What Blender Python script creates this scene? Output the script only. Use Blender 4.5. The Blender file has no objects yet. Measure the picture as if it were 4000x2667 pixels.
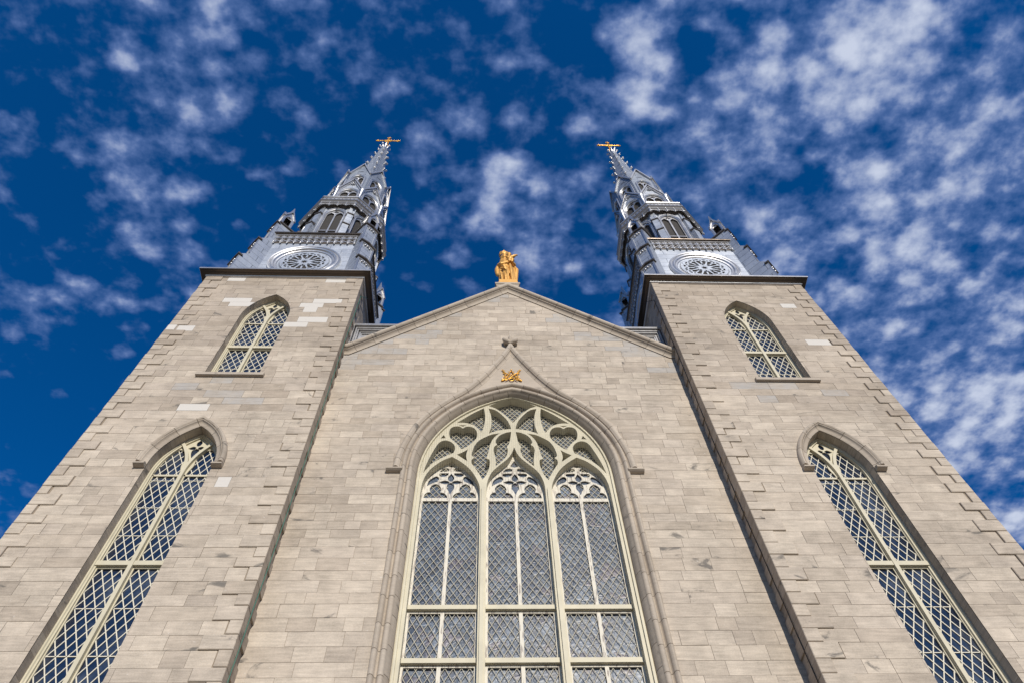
import bpy, bmesh, math, random
from math import sin, cos, pi, sqrt, radians, atan2, hypot
from mathutils import Vector, Matrix
from mathutils.geometry import tessellate_polygon

sc = bpy.context.scene
COL = sc.collection
# ------------------------------------------------------------------ camera
RT = Vector((0.99927442, -0.02827525, -0.02551753))
UP = Vector((-0.01132609, -0.86027204, 0.50970947))
FW = Vector((0.03636418, 0.50905062, 0.85996809))
cd = bpy.data.cameras.new('camera')
cam = bpy.data.objects.new('camera', cd); COL.objects.link(cam)
cd.sensor_width = 36; cd.sensor_fit = 'HORIZONTAL'; cd.lens = 2795.15 / 4000 * 36
cd.clip_start = .1; cd.clip_end = 5000
M = Matrix((RT, UP, -FW)).transposed().to_4x4(); M.translation = Vector((-.827, -12.0, 1.6))
cam.matrix_world = M
sc.camera = cam
# ------------------------------------------------------------------ light
SUN_EL, SUN_AZ = radians(24), radians(10)      # azimuth measured from the facade's normal towards +x
sd = Vector((sin(SUN_AZ) * cos(SUN_EL), -cos(SUN_AZ) * cos(SUN_EL), sin(SUN_EL)))   # towards the sun
sl = bpy.data.lights.new('sun', 'SUN'); sl.energy = 4.35; sl.angle = radians(.5); sl.color = (1, .92, .825)
so = bpy.data.objects.new('sun', sl); COL.objects.link(so)
so.rotation_euler = sd.to_track_quat('Z', 'Y').to_euler()
sc.view_settings.view_transform = 'Standard'; sc.view_settings.look = 'None'
sc.view_settings.exposure = 0; sc.view_settings.gamma = 1
sc.cycles.max_bounces = 6

# ------------------------------------------------------------------ node helper
class NT:
    def __init__(s, tree): s.t = tree; s.n = tree.nodes; s.n.clear()
    def node(s, ty, **kw):
        n = s.n.new(ty)
        for k, v in kw.items():
            if k.startswith('i_'):
                key = k[2:]
                key = int(key) if key.isdigit() else key.replace('_', ' ')
                s.put(n.inputs[key], v)
            else: setattr(n, k, v)
        return n
    def put(s, sock, v):
        if isinstance(v, bpy.types.NodeSocket): s.t.links.new(v, sock)
        else: sock.default_value = v
    def math(s, op, a, b=0.0, c=None, clamp=False):
        n = s.n.new('ShaderNodeMath'); n.operation = op; n.use_clamp = clamp
        s.put(n.inputs[0], a); s.put(n.inputs[1], b)
        if c is not None: s.put(n.inputs[2], c)
        return n.outputs[0]
    def mix(s, f, a, b, bt='MIX'):
        n = s.n.new('ShaderNodeMix'); n.data_type = 'RGBA'; n.blend_type = bt
        s.put(n.inputs[0], f)
        s.put(n.inputs[6], a if isinstance(a, bpy.types.NodeSocket) else (*a, 1)[:4])
        s.put(n.inputs[7], b if isinstance(b, bpy.types.NodeSocket) else (*b, 1)[:4])
        return n.outputs[2]
    def ramp(s, v, a, b, c=0.0, d=1.0, smooth=True):
        n = s.n.new('ShaderNodeMapRange'); n.interpolation_type = 'SMOOTHSTEP' if smooth else 'LINEAR'
        s.put(n.inputs[0], v); n.inputs[1].default_value = a; n.inputs[2].default_value = b
        n.inputs[3].default_value = c; n.inputs[4].default_value = d
        return n.outputs[0]
    def noise(s, vec, scale, detail=4, rough=.55, dist=0.0):
        n = s.n.new('ShaderNodeTexNoise'); s.put(n.inputs['Vector'], vec)
        n.inputs['Scale'].default_value = scale; n.inputs['Detail'].default_value = detail
        n.inputs['Roughness'].default_value = rough; n.inputs['Distortion'].default_value = dist
        return n.outputs[0]
    def mapping(s, vec, scale=(1, 1, 1), loc=(0, 0, 0), rot=(0, 0, 0)):
        n = s.n.new('ShaderNodeMapping'); s.put(n.inputs[0], vec)
        n.inputs['Scale'].default_value = scale; n.inputs['Location'].default_value = loc; n.inputs['Rotation'].default_value = rot
        return n.outputs[0]

# ------------------------------------------------------------------ sky
# altocumulus layer: positions are on the cloud layer (direction / height), so the clouds keep their place in the sky
CLOUDS = [(0.516,0.134,0.09,1.0),(0.543,0.107,0.055,0.6),(0.471,0.185,0.072,0.7),(0.372,0.171,0.053,0.75),(0.371,0.222,0.049,0.6),(0.204,0.147,0.052,0.9),(0.187,0.203,0.053,0.8),(0.16,0.227,0.042,0.5),(0.289,0.242,0.037,0.6),(0.35,0.308,0.057,0.35),(0.691,0.257,0.082,0.6),(0.688,0.321,0.078,0.6),(0.591,0.323,0.071,0.5),(0.572,0.37,0.066,0.5),(0.659,0.432,0.075,0.6),(0.45,0.414,0.067,0.5),(0.426,0.458,0.055,0.4),(0.634,0.532,0.086,0.5),(0.827,0.529,0.065,0.55),(0.869,0.701,0.086,1.0),(0.721,0.721,0.062,0.6),(0.864,0.818,0.09,0.6),(1.039,0.991,0.06,0.9),(0.93,0.72,0.07,1.0),(0.80,0.735,0.06,0.75),(0.78,0.66,0.05,0.7),(0.018,0.321,0.05,0.9),(-0.006,0.361,0.044,0.7),(0.075,0.333,0.025,0.5),(-0.043,0.249,0.03,0.5),(0.087,0.435,0.066,0.5),(-0.086,0.286,0.037,0.4),(-0.341,0.127,0.033,0.8),(-0.289,0.113,0.055,0.4),(-0.401,0.126,0.06,0.25),(-0.456,0.201,0.051,0.5),(-0.401,0.183,0.045,0.5),(-0.377,0.233,0.052,0.6),(-0.477,0.294,0.036,0.5),(-0.501,0.344,0.055,0.6),(-0.476,0.459,0.039,0.5),(-0.643,0.505,0.033,0.45),(-0.64,0.286,0.029,0.5),(-0.228,0.147,0.034,0.2),(-0.099,0.149,0.034,0.25),(-0.326,0.322,0.024,0.35),(0.06,0.14,0.034,0.35),(-0.251,0.253,0.03,0.25)]
GAPS = [(-0.776, 0.791, 0.148, 0.5), (-0.641, 0.699, 0.1, 0.4), (-0.107, 0.527, 0.075, 0.45), (0.146, 0.523, 0.062, 0.35), (-0.317, 0.387, 0.051, 0.3), (-0.627, 0.36, 0.067, 0.35), (-0.176, 0.276, 0.054, 0.3), (0.099, 0.118, 0.051, 0.35), (0.262, 0.146, 0.035, 0.5), (-0.611, 0.581, 0.054, 0.3), (-0.302, 0.278, 0.048, 0.25), (0.461, 0.319, 0.038, 0.35), (-0.606, 0.232, 0.052, 0.3), (-0.126, 0.489, 0.054, 0.4), (0.898, 0.913, 0.034, 0.4), (-0.265, 0.372, 0.057, 0.35)]
w = bpy.data.worlds.new('World'); sc.world = w; w.use_nodes = True
n = NT(w.node_tree)
tc = n.node('ShaderNodeTexCoord')
sep = n.node('ShaderNodeSeparateXYZ', i_0=tc.outputs['Generated'])
dz = n.math('MAXIMUM', sep.outputs[2], .06)
pv = n.node('ShaderNodeCombineXYZ', i_0=n.math('DIVIDE', sep.outputs[0], dz), i_1=n.math('DIVIDE', sep.outputs[1], dz)).outputs[0]
wob = n.node('ShaderNodeTexNoise', i_Vector=pv, i_Scale=16.0, i_Detail=1.5)
wv = n.node('ShaderNodeVectorMath', operation='SUBTRACT', i_0=wob.outputs[1], i_1=(.5, .5, .5))
wv2 = n.node('ShaderNodeVectorMath', operation='SCALE', i_0=wv.outputs[0]); wv2.inputs[3].default_value = .045
pw = n.node('ShaderNodeVectorMath', operation='ADD', i_0=pv, i_1=wv2.outputs[0]).outputs[0]
wv3 = n.node('ShaderNodeVectorMath', operation='SCALE', i_0=wv.outputs[0]); wv3.inputs[3].default_value = .02
ph = n.node('ShaderNodeVectorMath', operation='ADD', i_0=pv, i_1=wv3.outputs[0]).outputs[0]
cov = None
for (cx, cy, r, s) in CLOUDS:
    d = n.node('ShaderNodeVectorMath', operation='DISTANCE', i_0=pw, i_1=(cx, cy, 0)).outputs['Value']
    g = n.ramp(d, r * 1.45, 0.0, 0.0, s)
    cov = g if cov is None else n.math('MAXIMUM', cov, g)
gaps = None
for (cx, cy, r, s) in GAPS:
    d = n.node('ShaderNodeVectorMath', operation='DISTANCE', i_0=pw, i_1=(cx, cy, 0)).outputs['Value']
    g = n.ramp(d, r * 1.5, 0.0, 0.0, s)
    gaps = g if gaps is None else n.math('MAXIMUM', gaps, g)
right = n.ramp(sep.outputs[0], .0, .42, 0, 1)             # the layer thickens towards +x
n1 = n.noise(n.mapping(ph, (1, 1.2, 1), (3.1, 1.7, 0)), 13, 5, .5, 0)
n2 = n.noise(n.mapping(pv, (1, 1.15, 1), (1.3, 8.2, 0)), 34, 3, .5, 0)
n3 = n.noise(n.mapping(pv, (1, 1.1, 1), (5.3, 2.2, 0)), 80, 3, .5, 0)
dens = n.math('ADD', n.math('MULTIPLY', n1, .9), n.math('MULTIPLY', n2, .62))
dens = n.math('ADD', dens, n.math('MULTIPLY', n.math('SUBTRACT', n3, .5), .30))
vor = n.node('ShaderNodeTexVoronoi', feature='SMOOTH_F1', i_Vector=n.mapping(ph, (1, 1.2, 1)), i_Scale=21.0, i_Smoothness=.6)
puff = n.ramp(vor.outputs['Distance'], .66, .08, -.06, .26)
dens = n.math('ADD', dens, n.math('SUBTRACT', puff, .10))
dens = n.math('ADD', dens, n.math('MULTIPLY', cov, .5))
dens = n.math('ADD', dens, n.math('MULTIPLY', right, .16))
dens = n.math('SUBTRACT', dens, n.math('MULTIPLY', gaps, .8))
alpha = n.ramp(dens, .585, 1.12, 0, 1)
thick = n.ramp(dens, .86, 1.56, 0, 1)
sky = n.node('ShaderNodeTexSky', sky_type='NISHITA', sun_disc=False, sun_elevation=SUN_EL, sun_rotation=pi - SUN_AZ,
             altitude=0.0, air_density=1.0, dust_density=.6, ozone_density=2.0)
tint = n.mix(1.0, sky.outputs[0], (.01, .57, 1.18), 'MULTIPLY')
skyc = n.node('ShaderNodeVectorMath', operation='SCALE', i_0=tint); skyc.inputs[3].default_value = .1
haze_low = n.ramp(sep.outputs[2], .5, .02, 0, .85)          # the sky pales towards the horizon, below the picture
skyh = n.mix(haze_low, skyc.outputs[0], (.40, .42, .45))
cl = n.mix(thick, (.115, .195, .44), (.62, .68, .83))
out = n.mix(n.math('MULTIPLY', alpha, .93), skyh, cl)
bg = n.node('ShaderNodeBackground', i_Color=out, i_Strength=1.0)
n.t.links.new(bg.outputs[0], n.node('ShaderNodeOutputWorld').inputs[0])

# ------------------------------------------------------------------ materials
def mat(name):
    m = bpy.data.materials.new(name); m.use_nodes = True
    n = NT(m.node_tree)
    b = n.node('ShaderNodeBsdfPrincipled'); o = n.node('ShaderNodeOutputMaterial')
    n.t.links.new(b.outputs[0], o.inputs[0])
    return m, n, b
def bump(n, b, h, strength, dist=.01):
    bp = n.node('ShaderNodeBump', i_Height=h); bp.inputs['Strength'].default_value = strength; bp.inputs['Distance'].default_value = dist
    n.t.links.new(bp.outputs[0], b.inputs['Normal'])

def stone_material(name, light, dark, grey, white, contrast=1.0, joint=(.27, .22, .165)):
    m, n, b = mat(name)
    P = n.node('ShaderNodeNewGeometry').outputs['Position']
    at = n.node('ShaderNodeAttribute', attribute_name='st')
    sp = n.node('ShaderNodeSeparateColor', i_0=at.outputs['Color'])
    R, G, B = sp.outputs
    # every stone has its own grain: shift the noise by the stone's random numbers
    off = n.node('ShaderNodeCombineXYZ', i_0=n.math('MULTIPLY', R, 37.0), i_1=n.math('MULTIPLY', G, 61.0), i_2=n.math('MULTIPLY', R, 19.0)).outputs[0]
    Q = n.node('ShaderNodeVectorMath', operation='ADD', i_0=P, i_1=off).outputs[0]
    big = n.noise(P, .35, 3, .5)
    mot = n.noise(Q, 2.2, 5, .6)
    streak = n.noise(n.mapping(Q, (1.2, 1.2, 13)), 1.6, 5, .6, .3)
    fine = n.noise(Q, 38, 4, .7)
    base = n.mix(n.math('MULTIPLY_ADD', R, .85, .05, clamp=True), dark, light)
    base = n.mix(n.math('MULTIPLY', G, .55), base, grey)
    v = n.math('ADD', n.math('MULTIPLY', n.math('SUBTRACT', mot, .5), .42 * contrast), n.math('MULTIPLY', n.math('SUBTRACT', streak, .5), .42 * contrast))
    v = n.math('ADD', v, n.math('MULTIPLY', n.math('SUBTRACT', big, .5), .35 * contrast))
    v = n.math('ADD', v, n.math('MULTIPLY', n.math('SUBTRACT', fine, .5), .30 * contrast))
    base = n.mix(1.0, base, n.node('ShaderNodeCombineColor', i_0=n.math('ADD', v, 1.0), i_1=n.math('ADD', v, 1.0), i_2=n.math('ADD', v, 1.0)).outputs[0], 'MULTIPLY')
    # dark stains with a shape of their own, pale chips
    st = n.ramp(n.noise(n.mapping(Q, (1, 1, 1.6)), 1.05, 6, .62, .8), 0.62, .71, 0, .75)
    base = n.mix(st, base, (.10, .095, .088))
    chip = n.ramp(n.noise(Q, 9, 3, .6), .70, .76, 0, .45)
    base = n.mix(chip, base, (.62, .59, .55))
    # special stones: B ~1 white replacement, ~.75 weathered blue grey, ~.25 mortar/joint
    wh = n.ramp(B, .93, .95, 0, 1); gy = n.math('MULTIPLY', n.ramp(B, .6, .65, 0, 1), n.ramp(B, .85, .9, 1, 0)); jo = n.math('MULTIPLY', n.ramp(B, .15, .2, 0, 1), n.ramp(B, .3, .35, 1, 0))
    base = n.mix(n.math('MULTIPLY', gy, n.ramp(mot, .3, .65, .25, .8)), base, n.mix(streak, (.23, .222, .21), (.48, .465, .44)))
    base = n.mix(n.math('MULTIPLY', wh, .86), base, white)
    base = n.mix(jo, base, joint)
    n.t.links.new(base, b.inputs['Base Color'])
    b.inputs['Roughness'].default_value = .9; b.inputs['Specular IOR Level'].default_value = .2
    h = n.math('ADD', n.math('MULTIPLY', streak, .6), n.math('MULTIPLY', fine, .5))
    bump(n, b, h, .35, .02)
    return m
STONE = stone_material('limestone_ashlar', (.545, .476, .385), (.285, .233, .18), (.38, .328, .275), (.60, .575, .53), 1.75)
TRIM = stone_material('dressed_stone', (.50, .433, .35), (.345, .292, .232), (.39, .342, .285), (.8, .79, .76), .9, (.13, .105, .08))

def tin(name, col, rough, metallic, seams=None, dirt=.25):
    m, n, b = mat(name)
    P = n.node('ShaderNodeTexCoord').outputs['Object']
    a = n.noise(P, 1.3, 4, .6); c = n.noise(n.mapping(P, (3, 3, .6)), 2.4, 5, .6)
    v = n.math('MULTIPLY_ADD', n.math('ADD', a, c), dirt, 1 - dirt)
    cc = n.mix(1.0, col, n.node('ShaderNodeCombineColor', i_0=v, i_1=v, i_2=v).outputs[0], 'MULTIPLY')
    h = n.math('MULTIPLY', n.noise(P, 2.2, 2, .5), 1.0)
    if seams:
        s = n.node('ShaderNodeSeparateXYZ', i_0=P)
        u = n.math('ADD', s.outputs[0], n.math('MULTIPLY', s.outputs[1], .83))
        uv = n.node('ShaderNodeCombineXYZ', i_0=u, i_1=s.outputs[2]).outputs[0]
        br = n.node('ShaderNodeTexBrick', i_Vector=uv, i_Scale=1.0)
        br.inputs['Brick Width'].default_value = seams[0]; br.inputs['Row Height'].default_value = seams[1]
        br.inputs['Mortar Size'].default_value = seams[2]; br.inputs['Mortar Smooth'].default_value = .1; br.inputs['Bias'].default_value = 0
        br.inputs['Color1'].default_value = (.93, .93, .93, 1); br.inputs['Color2'].default_value = (1.05, 1.05, 1.05, 1); br.inputs['Mortar'].default_value = (.48, .49, .50, 1)
        cc = n.mix(1.0, cc, br.outputs[0], 'MULTIPLY')
        h = n.math('SUBTRACT', h, n.math('MULTIPLY', br.outputs[1], .6))
    n.t.links.new(cc, b.inputs['Base Color'])
    b.inputs['Metallic'].default_value = metallic
    n.t.links.new(n.math('MULTIPLY_ADD', n.math('SUBTRACT', a, .5), .25, rough), b.inputs['Roughness'])
    bump(n, b, h, .25, .04)
    return m
TIN = tin('tin_sheet', (.45, .48, .52), .46, .6, (1.1, .42, .014))
TINROOF = tin('tin_shingles', (.36, .39, .43), .42, .6, (.9, .17, .03))
TINTRIM = tin('tin_moulding', (.55, .545, .54), .36, .8, None, .22)
TINDARK = tin('dark_tin', (.17, .145, .12), .42, .7, None, .4)  # darker brown tin for caps, gallery soffit and frieze backings

def plain(name, col, rough, var=.2, scale=6, metallic=0.0, spec=.4, bumps=.15):
    m, n, b = mat(name)
    P = n.node('ShaderNodeTexCoord').outputs['Object']
    a = n.noise(P, scale, 5, .65)
    v = n.math('MULTIPLY_ADD', a, 2 * var, 1 - var)
    n.t.links.new(n.mix(1.0, col, n.node('ShaderNodeCombineColor', i_0=v, i_1=v, i_2=v).outputs[0], 'MULTIPLY'), b.inputs['Base Color'])
    b.inputs['Roughness'].default_value = rough; b.inputs['Metallic'].default_value = metallic; b.inputs['Specular IOR Level'].default_value = spec
    if bumps: bump(n, b, n.noise(P, scale * 3, 4, .6), bumps, .01)
    return m
CREAM = plain('cream_paint', (.53, .485, .355), .55, .24, 2.2)
# weathered white paint peeling off grey wood
m_, n_, b_ = mat('peeling_paint')
P_ = n_.node('ShaderNodeTexCoord').outputs['Object']
pe = n_.ramp(n_.noise(n_.mapping(P_, (14, 14, 1.6)), 2.2, 6, .7), .52, .6)
n_.t.links.new(n_.mix(pe, (.64, .60, .50), (.30, .26, .22)), b_.inputs['Base Color']); b_.inputs['Roughness'].default_value = .7
PEEL = m_
GOLD = plain('gilding', (.66, .355, .085), .5, .2, 4, .3, .5, .1)
GOLDB = plain('bright_gilding', (.80, .42, .07), .35, .15, 8, .75, .5, .1)
SCREEN = plain('belfry_screen', (.034, .030, .026), .8, .25, 5)
CABG = plain('green_cable_sheath', (.06, .17, .13), .6, .1)
CABB = plain('black_cable_sheath', (.012, .014, .016), .6, .1)
NETM = plain('net_cord', (.50, .46, .33), .9, .1, 6, 0, .1, 0)
LEAD = plain('painted_lead', (.62, .585, .475), .6, .15, 8)
CAME = plain('lead_came', (.40, .37, .28), .6, .2, 8)
GROUND = plain('paving', (.20, .175, .145), .9, .25, .8)
SLATE = plain('roof_sheet', (.20, .21, .22), .5, .2, 1, .3)
# dark window glass with slightly uneven panes
m_, n_, b_ = mat('dark_glass')
P_ = n_.node('ShaderNodeTexCoord').outputs['Object']
a_ = n_.noise(P_, 2.3, 3, .5)
n_.t.links.new(n_.mix(n_.ramp(n_.noise(P_, 1.4, 4, .6), .42, .7), (.010, .017, .036), (.055, .068, .095)), b_.inputs['Base Color'])  # paler blue noise patches paint sky reflections into the glass colour
b_.inputs['Roughness'].default_value = .06; b_.inputs['Specular IOR Level'].default_value = .9
bump(n_, b_, n_.noise(P_, 3.5, 2, .5), .22, .03)
GLASS = m_
# leaded stained glass from outside: slate coloured pieces, bulges, lead lines
m_, n_, b_ = mat('leaded_stained_glass')
P_ = n_.node('ShaderNodeTexCoord').outputs['Object']
Pw = n_.node('ShaderNodeVectorMath', operation='ADD', i_0=P_, i_1=n_.node('ShaderNodeTexNoise', i_Vector=P_, i_Scale=3.0).outputs[1]).outputs[0]
vo = n_.node('ShaderNodeTexVoronoi', i_Vector=n_.mapping(Pw, (1, .0, .8)), i_Scale=5.5)
ve = n_.node('ShaderNodeTexVoronoi', feature='DISTANCE_TO_EDGE', i_Vector=n_.mapping(Pw, (1, .0, .8)), i_Scale=5.5)
hs = n_.node('ShaderNodeSeparateColor', i_0=vo.outputs['Color'])
gc = n_.mix(hs.outputs[0], (.035, .058, .09), (.135, .172, .225))
gc = n_.mix(n_.ramp(hs.outputs[1], .86, .9, 0, .5), gc, (.17, .12, .13))
gc = n_.mix(n_.ramp(n_.noise(P_, 1.6, 4, .6), .42, .66, 0, .75), gc, (.022, .038, .075))
gc = n_.mix(n_.ramp(ve.outputs['Distance'], .01, .05, .75, 0), gc, (.02, .022, .025))
n_.t.links.new(gc, b_.inputs['Base Color']); b_.inputs['Roughness'].default_value = .38; b_.inputs['Specular IOR Level'].default_value = .4
bump(n_, b_, n_.math('ADD', ve.outputs['Distance'], n_.math('MULTIPLY', n_.noise(P_, 14, 3, .6), .25)), .28, .04)
STAINED = m_

# ------------------------------------------------------------------ mesh builder
class MB:
    def __init__(s): s.v = []; s.f = []; s.c = []; s.T = None
    def p(s, q):
        q = Vector(q)
        if s.T is not None: q = s.T @ q
        s.v.append(q); return len(s.v) - 1
    def poly(s, pts, c=(.5, .5, 0)):
        s.f.append([s.p(q) for q in pts]); s.c.append(c)
    def idx(s, ids, c=(.5, .5, 0)): s.f.append(list(ids)); s.c.append(c)
    def box(s, x0, x1, y0, y1, z0, z1, c=(.5, .5, 0)):
        i = [s.p((x, y, z)) for z in (z0, z1) for y in (y0, y1) for x in (x0, x1)]
        for q in ((0, 2, 3, 1), (4, 5, 7, 6), (0, 1, 5, 4), (2, 6, 7, 3), (0, 4, 6, 2), (1, 3, 7, 5)): s.idx([i[k] for k in q], c)
    def bar(s, a, b, w, d, nrm=(0, -1, 0), c=(.5, .5, 0)):
        a, b, nrm = Vector(a), Vector(b), Vector(nrm)
        t = (b - a).normalized(); u = t.cross(nrm).normalized() * (w / 2); nn = u.cross(t).normalized() * (d / 2)
        i = [s.p(q + su * u + sn * nn) for q in (a, b) for su, sn in ((-1, -1), (1, -1), (1, 1), (-1, 1))]
        for k in range(4): s.idx([i[k], i[(k + 1) % 4], i[4 + (k + 1) % 4], i[4 + k]], c)
        s.idx(i[:4][::-1], c); s.idx(i[4:], c)
    def ball(s, ce, r, nu=10, nv=6, sc=(1, 1, 1), c=(.5, .5, 0)):
        ce = Vector(ce); rows = []
        for j in range(nv + 1):
            th = pi * j / nv
            rows.append([s.p(ce + Vector((r * sc[0] * sin(th) * cos(2 * pi * k / nu), r * sc[1] * sin(th) * sin(2 * pi * k / nu), r * sc[2] * cos(th)))) for k in range(nu)])
        for j in range(nv):
            for k in range(nu): s.idx([rows[j][k], rows[j][(k + 1) % nu], rows[j + 1][(k + 1) % nu], rows[j + 1][k]], c)
    def tube(s, pts, r, n=8, closed=False, caps=True):
        pts = [Vector(q) for q in pts]; L = len(pts); rows = []
        rr = r if isinstance(r, (list, tuple)) else [r] * L
        u = None
        for i, q in enumerate(pts):
            a = pts[(i - 1) % L] if (closed or i > 0) else q; b = pts[(i + 1) % L] if (closed or i < L - 1) else q
            t = (b - a).normalized()
            if u is None: u = t.orthogonal().normalized()
            else: u = (u - t * u.dot(t)).normalized()
            w2 = t.cross(u)
            rows.append([s.p(q + rr[i] * (cos(2 * pi * k / n) * u + sin(2 * pi * k / n) * w2)) for k in range(n)])
        for i in range(L if closed else L - 1):
            A, B = rows[i], rows[(i + 1) % L]
            for k in range(n): s.idx([A[k], A[(k + 1) % n], B[(k + 1) % n], B[k]])
        if caps and not closed: s.idx(rows[0][::-1]); s.idx(rows[-1])
    def lathe(s, prof, n, ce=(0, 0, 0), axis='z', ph=0.0):
        ce = Vector(ce); rows = []
        for r, h in prof:
            row = []
            for k in range(n):
                a = ph + 2 * pi * k / n
                q = Vector((r * cos(a), r * sin(a), h)) if axis == 'z' else Vector((r * cos(a), h, r * sin(a)))
                row.append(s.p(ce + q))
            rows.append(row)
        for A, B in zip(rows, rows[1:]):
            for k in range(n): s.idx([A[k], A[(k + 1) % n], B[(k + 1) % n], B[k]])
    def sweep(s, path, prof, fmap, closed=False, cols=None, capends=True):
        L = len(path); rows = []
        for i in range(L):
            q = Vector(path[i][:2])
            a = Vector(path[(i - 1) % L][:2]) if (closed or i > 0) else None
            b = Vector(path[(i + 1) % L][:2]) if (closed or i < L - 1) else None
            ns = []
            if a is not None and (q - a).length > 1e-9: t = (q - a).normalized(); ns.append(Vector((t.y, -t.x)))
            if b is not None and (b - q).length > 1e-9: t = (b - q).normalized(); ns.append(Vector((t.y, -t.x)))
            m = sum(ns, Vector((0, 0))).normalized()
            k = 1 / max(.45, m.dot(ns[0]))
            rows.append([s.p(fmap(q.x + m.x * k * o, q.y + m.y * k * o, h)) for o, h in prof])
        for i in range(L if closed else L - 1):
            A, B = rows[i], rows[(i + 1) % L]; c = cols(i) if cols else (.5, .5, 0)
            for k in range(len(prof) - 1): s.idx([A[k], A[k + 1], B[k + 1], B[k]], c)
        if capends and not closed: s.idx(rows[0]); s.idx(rows[-1][::-1])
    def plate(s, outer, holes, fmap, d0, d1, c=(.5, .5, 0), front_only=False):
        loops = [[Vector((x, y, 0)) for x, y in (q[:2] for q in lp)] for lp in [outer] + list(holes)]
        tri = tessellate_polygon(loops)
        flat = [q for lp in loops for q in lp]
        i0 = [s.p(fmap(q.x, q.y, d0)) for q in flat]
        for t in tri: s.idx([i0[k] for k in t], c)
        i1 = [s.p(fmap(q.x, q.y, d1)) for q in flat]
        if not front_only:
            for t in tri: s.idx([i1[k] for k in t][::-1], c)
        o = 0
        for lp in loops:
            m = len(lp)
            for k in range(m): s.idx([i0[o + k], i0[o + (k + 1) % m], i1[o + (k + 1) % m], i1[o + k]], c)
            o += m
    def mesh(s, name, m, smooth=False, attr=False, recalc=True, angle=None):
        me = bpy.data.meshes.new(name); me.from_pydata([tuple(q) for q in s.v], [], s.f)
        if attr:
            at = me.attributes.new('st', 'FLOAT_COLOR', 'CORNER'); buf = []
            for f, c in zip(s.f, s.c): buf += [c[0], c[1], c[2], 1.0] * len(f)
            at.data.foreach_set('color', buf)
        if recalc:
            bm = bmesh.new(); bm.from_mesh(me)
            if smooth: bmesh.ops.remove_doubles(bm, verts=bm.verts, dist=1e-5)
            bmesh.ops.recalc_face_normals(bm, faces=bm.faces)
            bm.to_mesh(me); bm.free()
        if smooth:
            me.polygons.foreach_set('use_smooth', [True] * len(me.polygons))
            me.set_sharp_from_angle(angle=radians(angle or 40))
        me.materials.append(m); me.update()
        return me
    def build(s, name, m, parent=None, **kw): return link(name, s.mesh(name, m, **kw), parent)

def link(name, me, parent=None, mw=None):
    o = bpy.data.objects.new(name, me); COL.objects.link(o)
    if parent is not None: o.parent = parent
    if mw is not None: o.matrix_basis = mw
    return o
def thing(name, label, cat, loc=(0, 0, 0), group=None):
    o = bpy.data.objects.new(name, None); COL.objects.link(o); o.location = loc
    o['label'] = label; o['category'] = cat
    if group: o['group'] = group
    return o
def tag(o, label, cat, group=None):
    o['label'] = label; o['category'] = cat
    if group: o['group'] = group
    return o
def copy_to(o, parent, mw=None):
    c = o.copy(); COL.objects.link(c); c.parent = parent
    if mw is not None: c.matrix_basis = mw
    for ch in list(o.children): copy_to(ch, c)
    return c

# ------------------------------------------------------------------ 2-D helpers
def arch(w, h, z0, n=14, x0=0.0):
    R = (w * w + h * h) / (2 * w); a1 = atan2(h, R - w)
    right = [(x0 + w - R + R * cos(a1 * k / n), z0 + R * sin(a1 * k / n)) for k in range(n + 1)]
    left = [(2 * x0 - x, z) for x, z in right]
    return left + right[::-1][1:]                       # left spring -> apex -> right spring
def arch_open(w, h, z0, zb, n=14, x0=0.0): return [(x0 - w, zb)] + arch(w, h, z0, n, x0) + [(x0 + w, zb)]
def smooth(pts, closed=True, sub=5):
    L = len(pts); out = []
    def corner(i): return len(pts[i]) > 2
    for i in range(L if closed else L - 1):
        j = (i + 1) % L
        p1, p2 = Vector(pts[i][:2]), Vector(pts[j][:2])
        p0 = p1 + (p1 - p2) * .3 if corner(i) or (not closed and i == 0) else Vector(pts[i - 1][:2])
        p3 = p2 + (p2 - p1) * .3 if corner(j) or (not closed and j == L - 1) else Vector(pts[(j + 1) % L][:2])
        if corner(i) or (not closed and i == 0): p0 = p1 * 2 - p2
        if corner(j) or (not closed and j == L - 1): p3 = p2 * 2 - p1
        for k in range(sub):
            t = k / sub
            q = .5 * ((2 * p1) + (p2 - p0) * t + (2 * p0 - 5 * p1 + 4 * p2 - p3) * t * t + (3 * p1 - p0 - 3 * p2 + p3) * t ** 3)
            out.append((q.x, q.y))
    if not closed: out.append(tuple(pts[-1][:2]))
    return out
def mirror(pts, x0=0.0): return [(2 * x0 - q[0], *q[1:]) for q in pts][::-1]
def shift(pts, dx, dz=0.0): return [(q[0] + dx, q[1] + dz, *q[2:]) for q in pts]
def clip_half(poly, a, b, c):                            # keep a*x+b*z<=c
    out = []
    for i in range(len(poly)):
        p, q = poly[i], poly[(i + 1) % len(poly)]
        dp, dq = a * p[0] + b * p[1] - c, a * q[0] + b * q[1] - c
        if dp <= 0: out.append(p)
        if (dp < 0) != (dq < 0) and abs(dp - dq) > 1e-12:
            t = dp / (dp - dq)
            if 0 < t < 1: out.append((p[0] + (q[0] - p[0]) * t, p[1] + (q[1] - p[1]) * t))
    return out
def area(p): return .5 * sum(p[i][0] * p[(i + 1) % len(p)][1] - p[(i + 1) % len(p)][0] * p[i][1] for i in range(len(p)))
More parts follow.
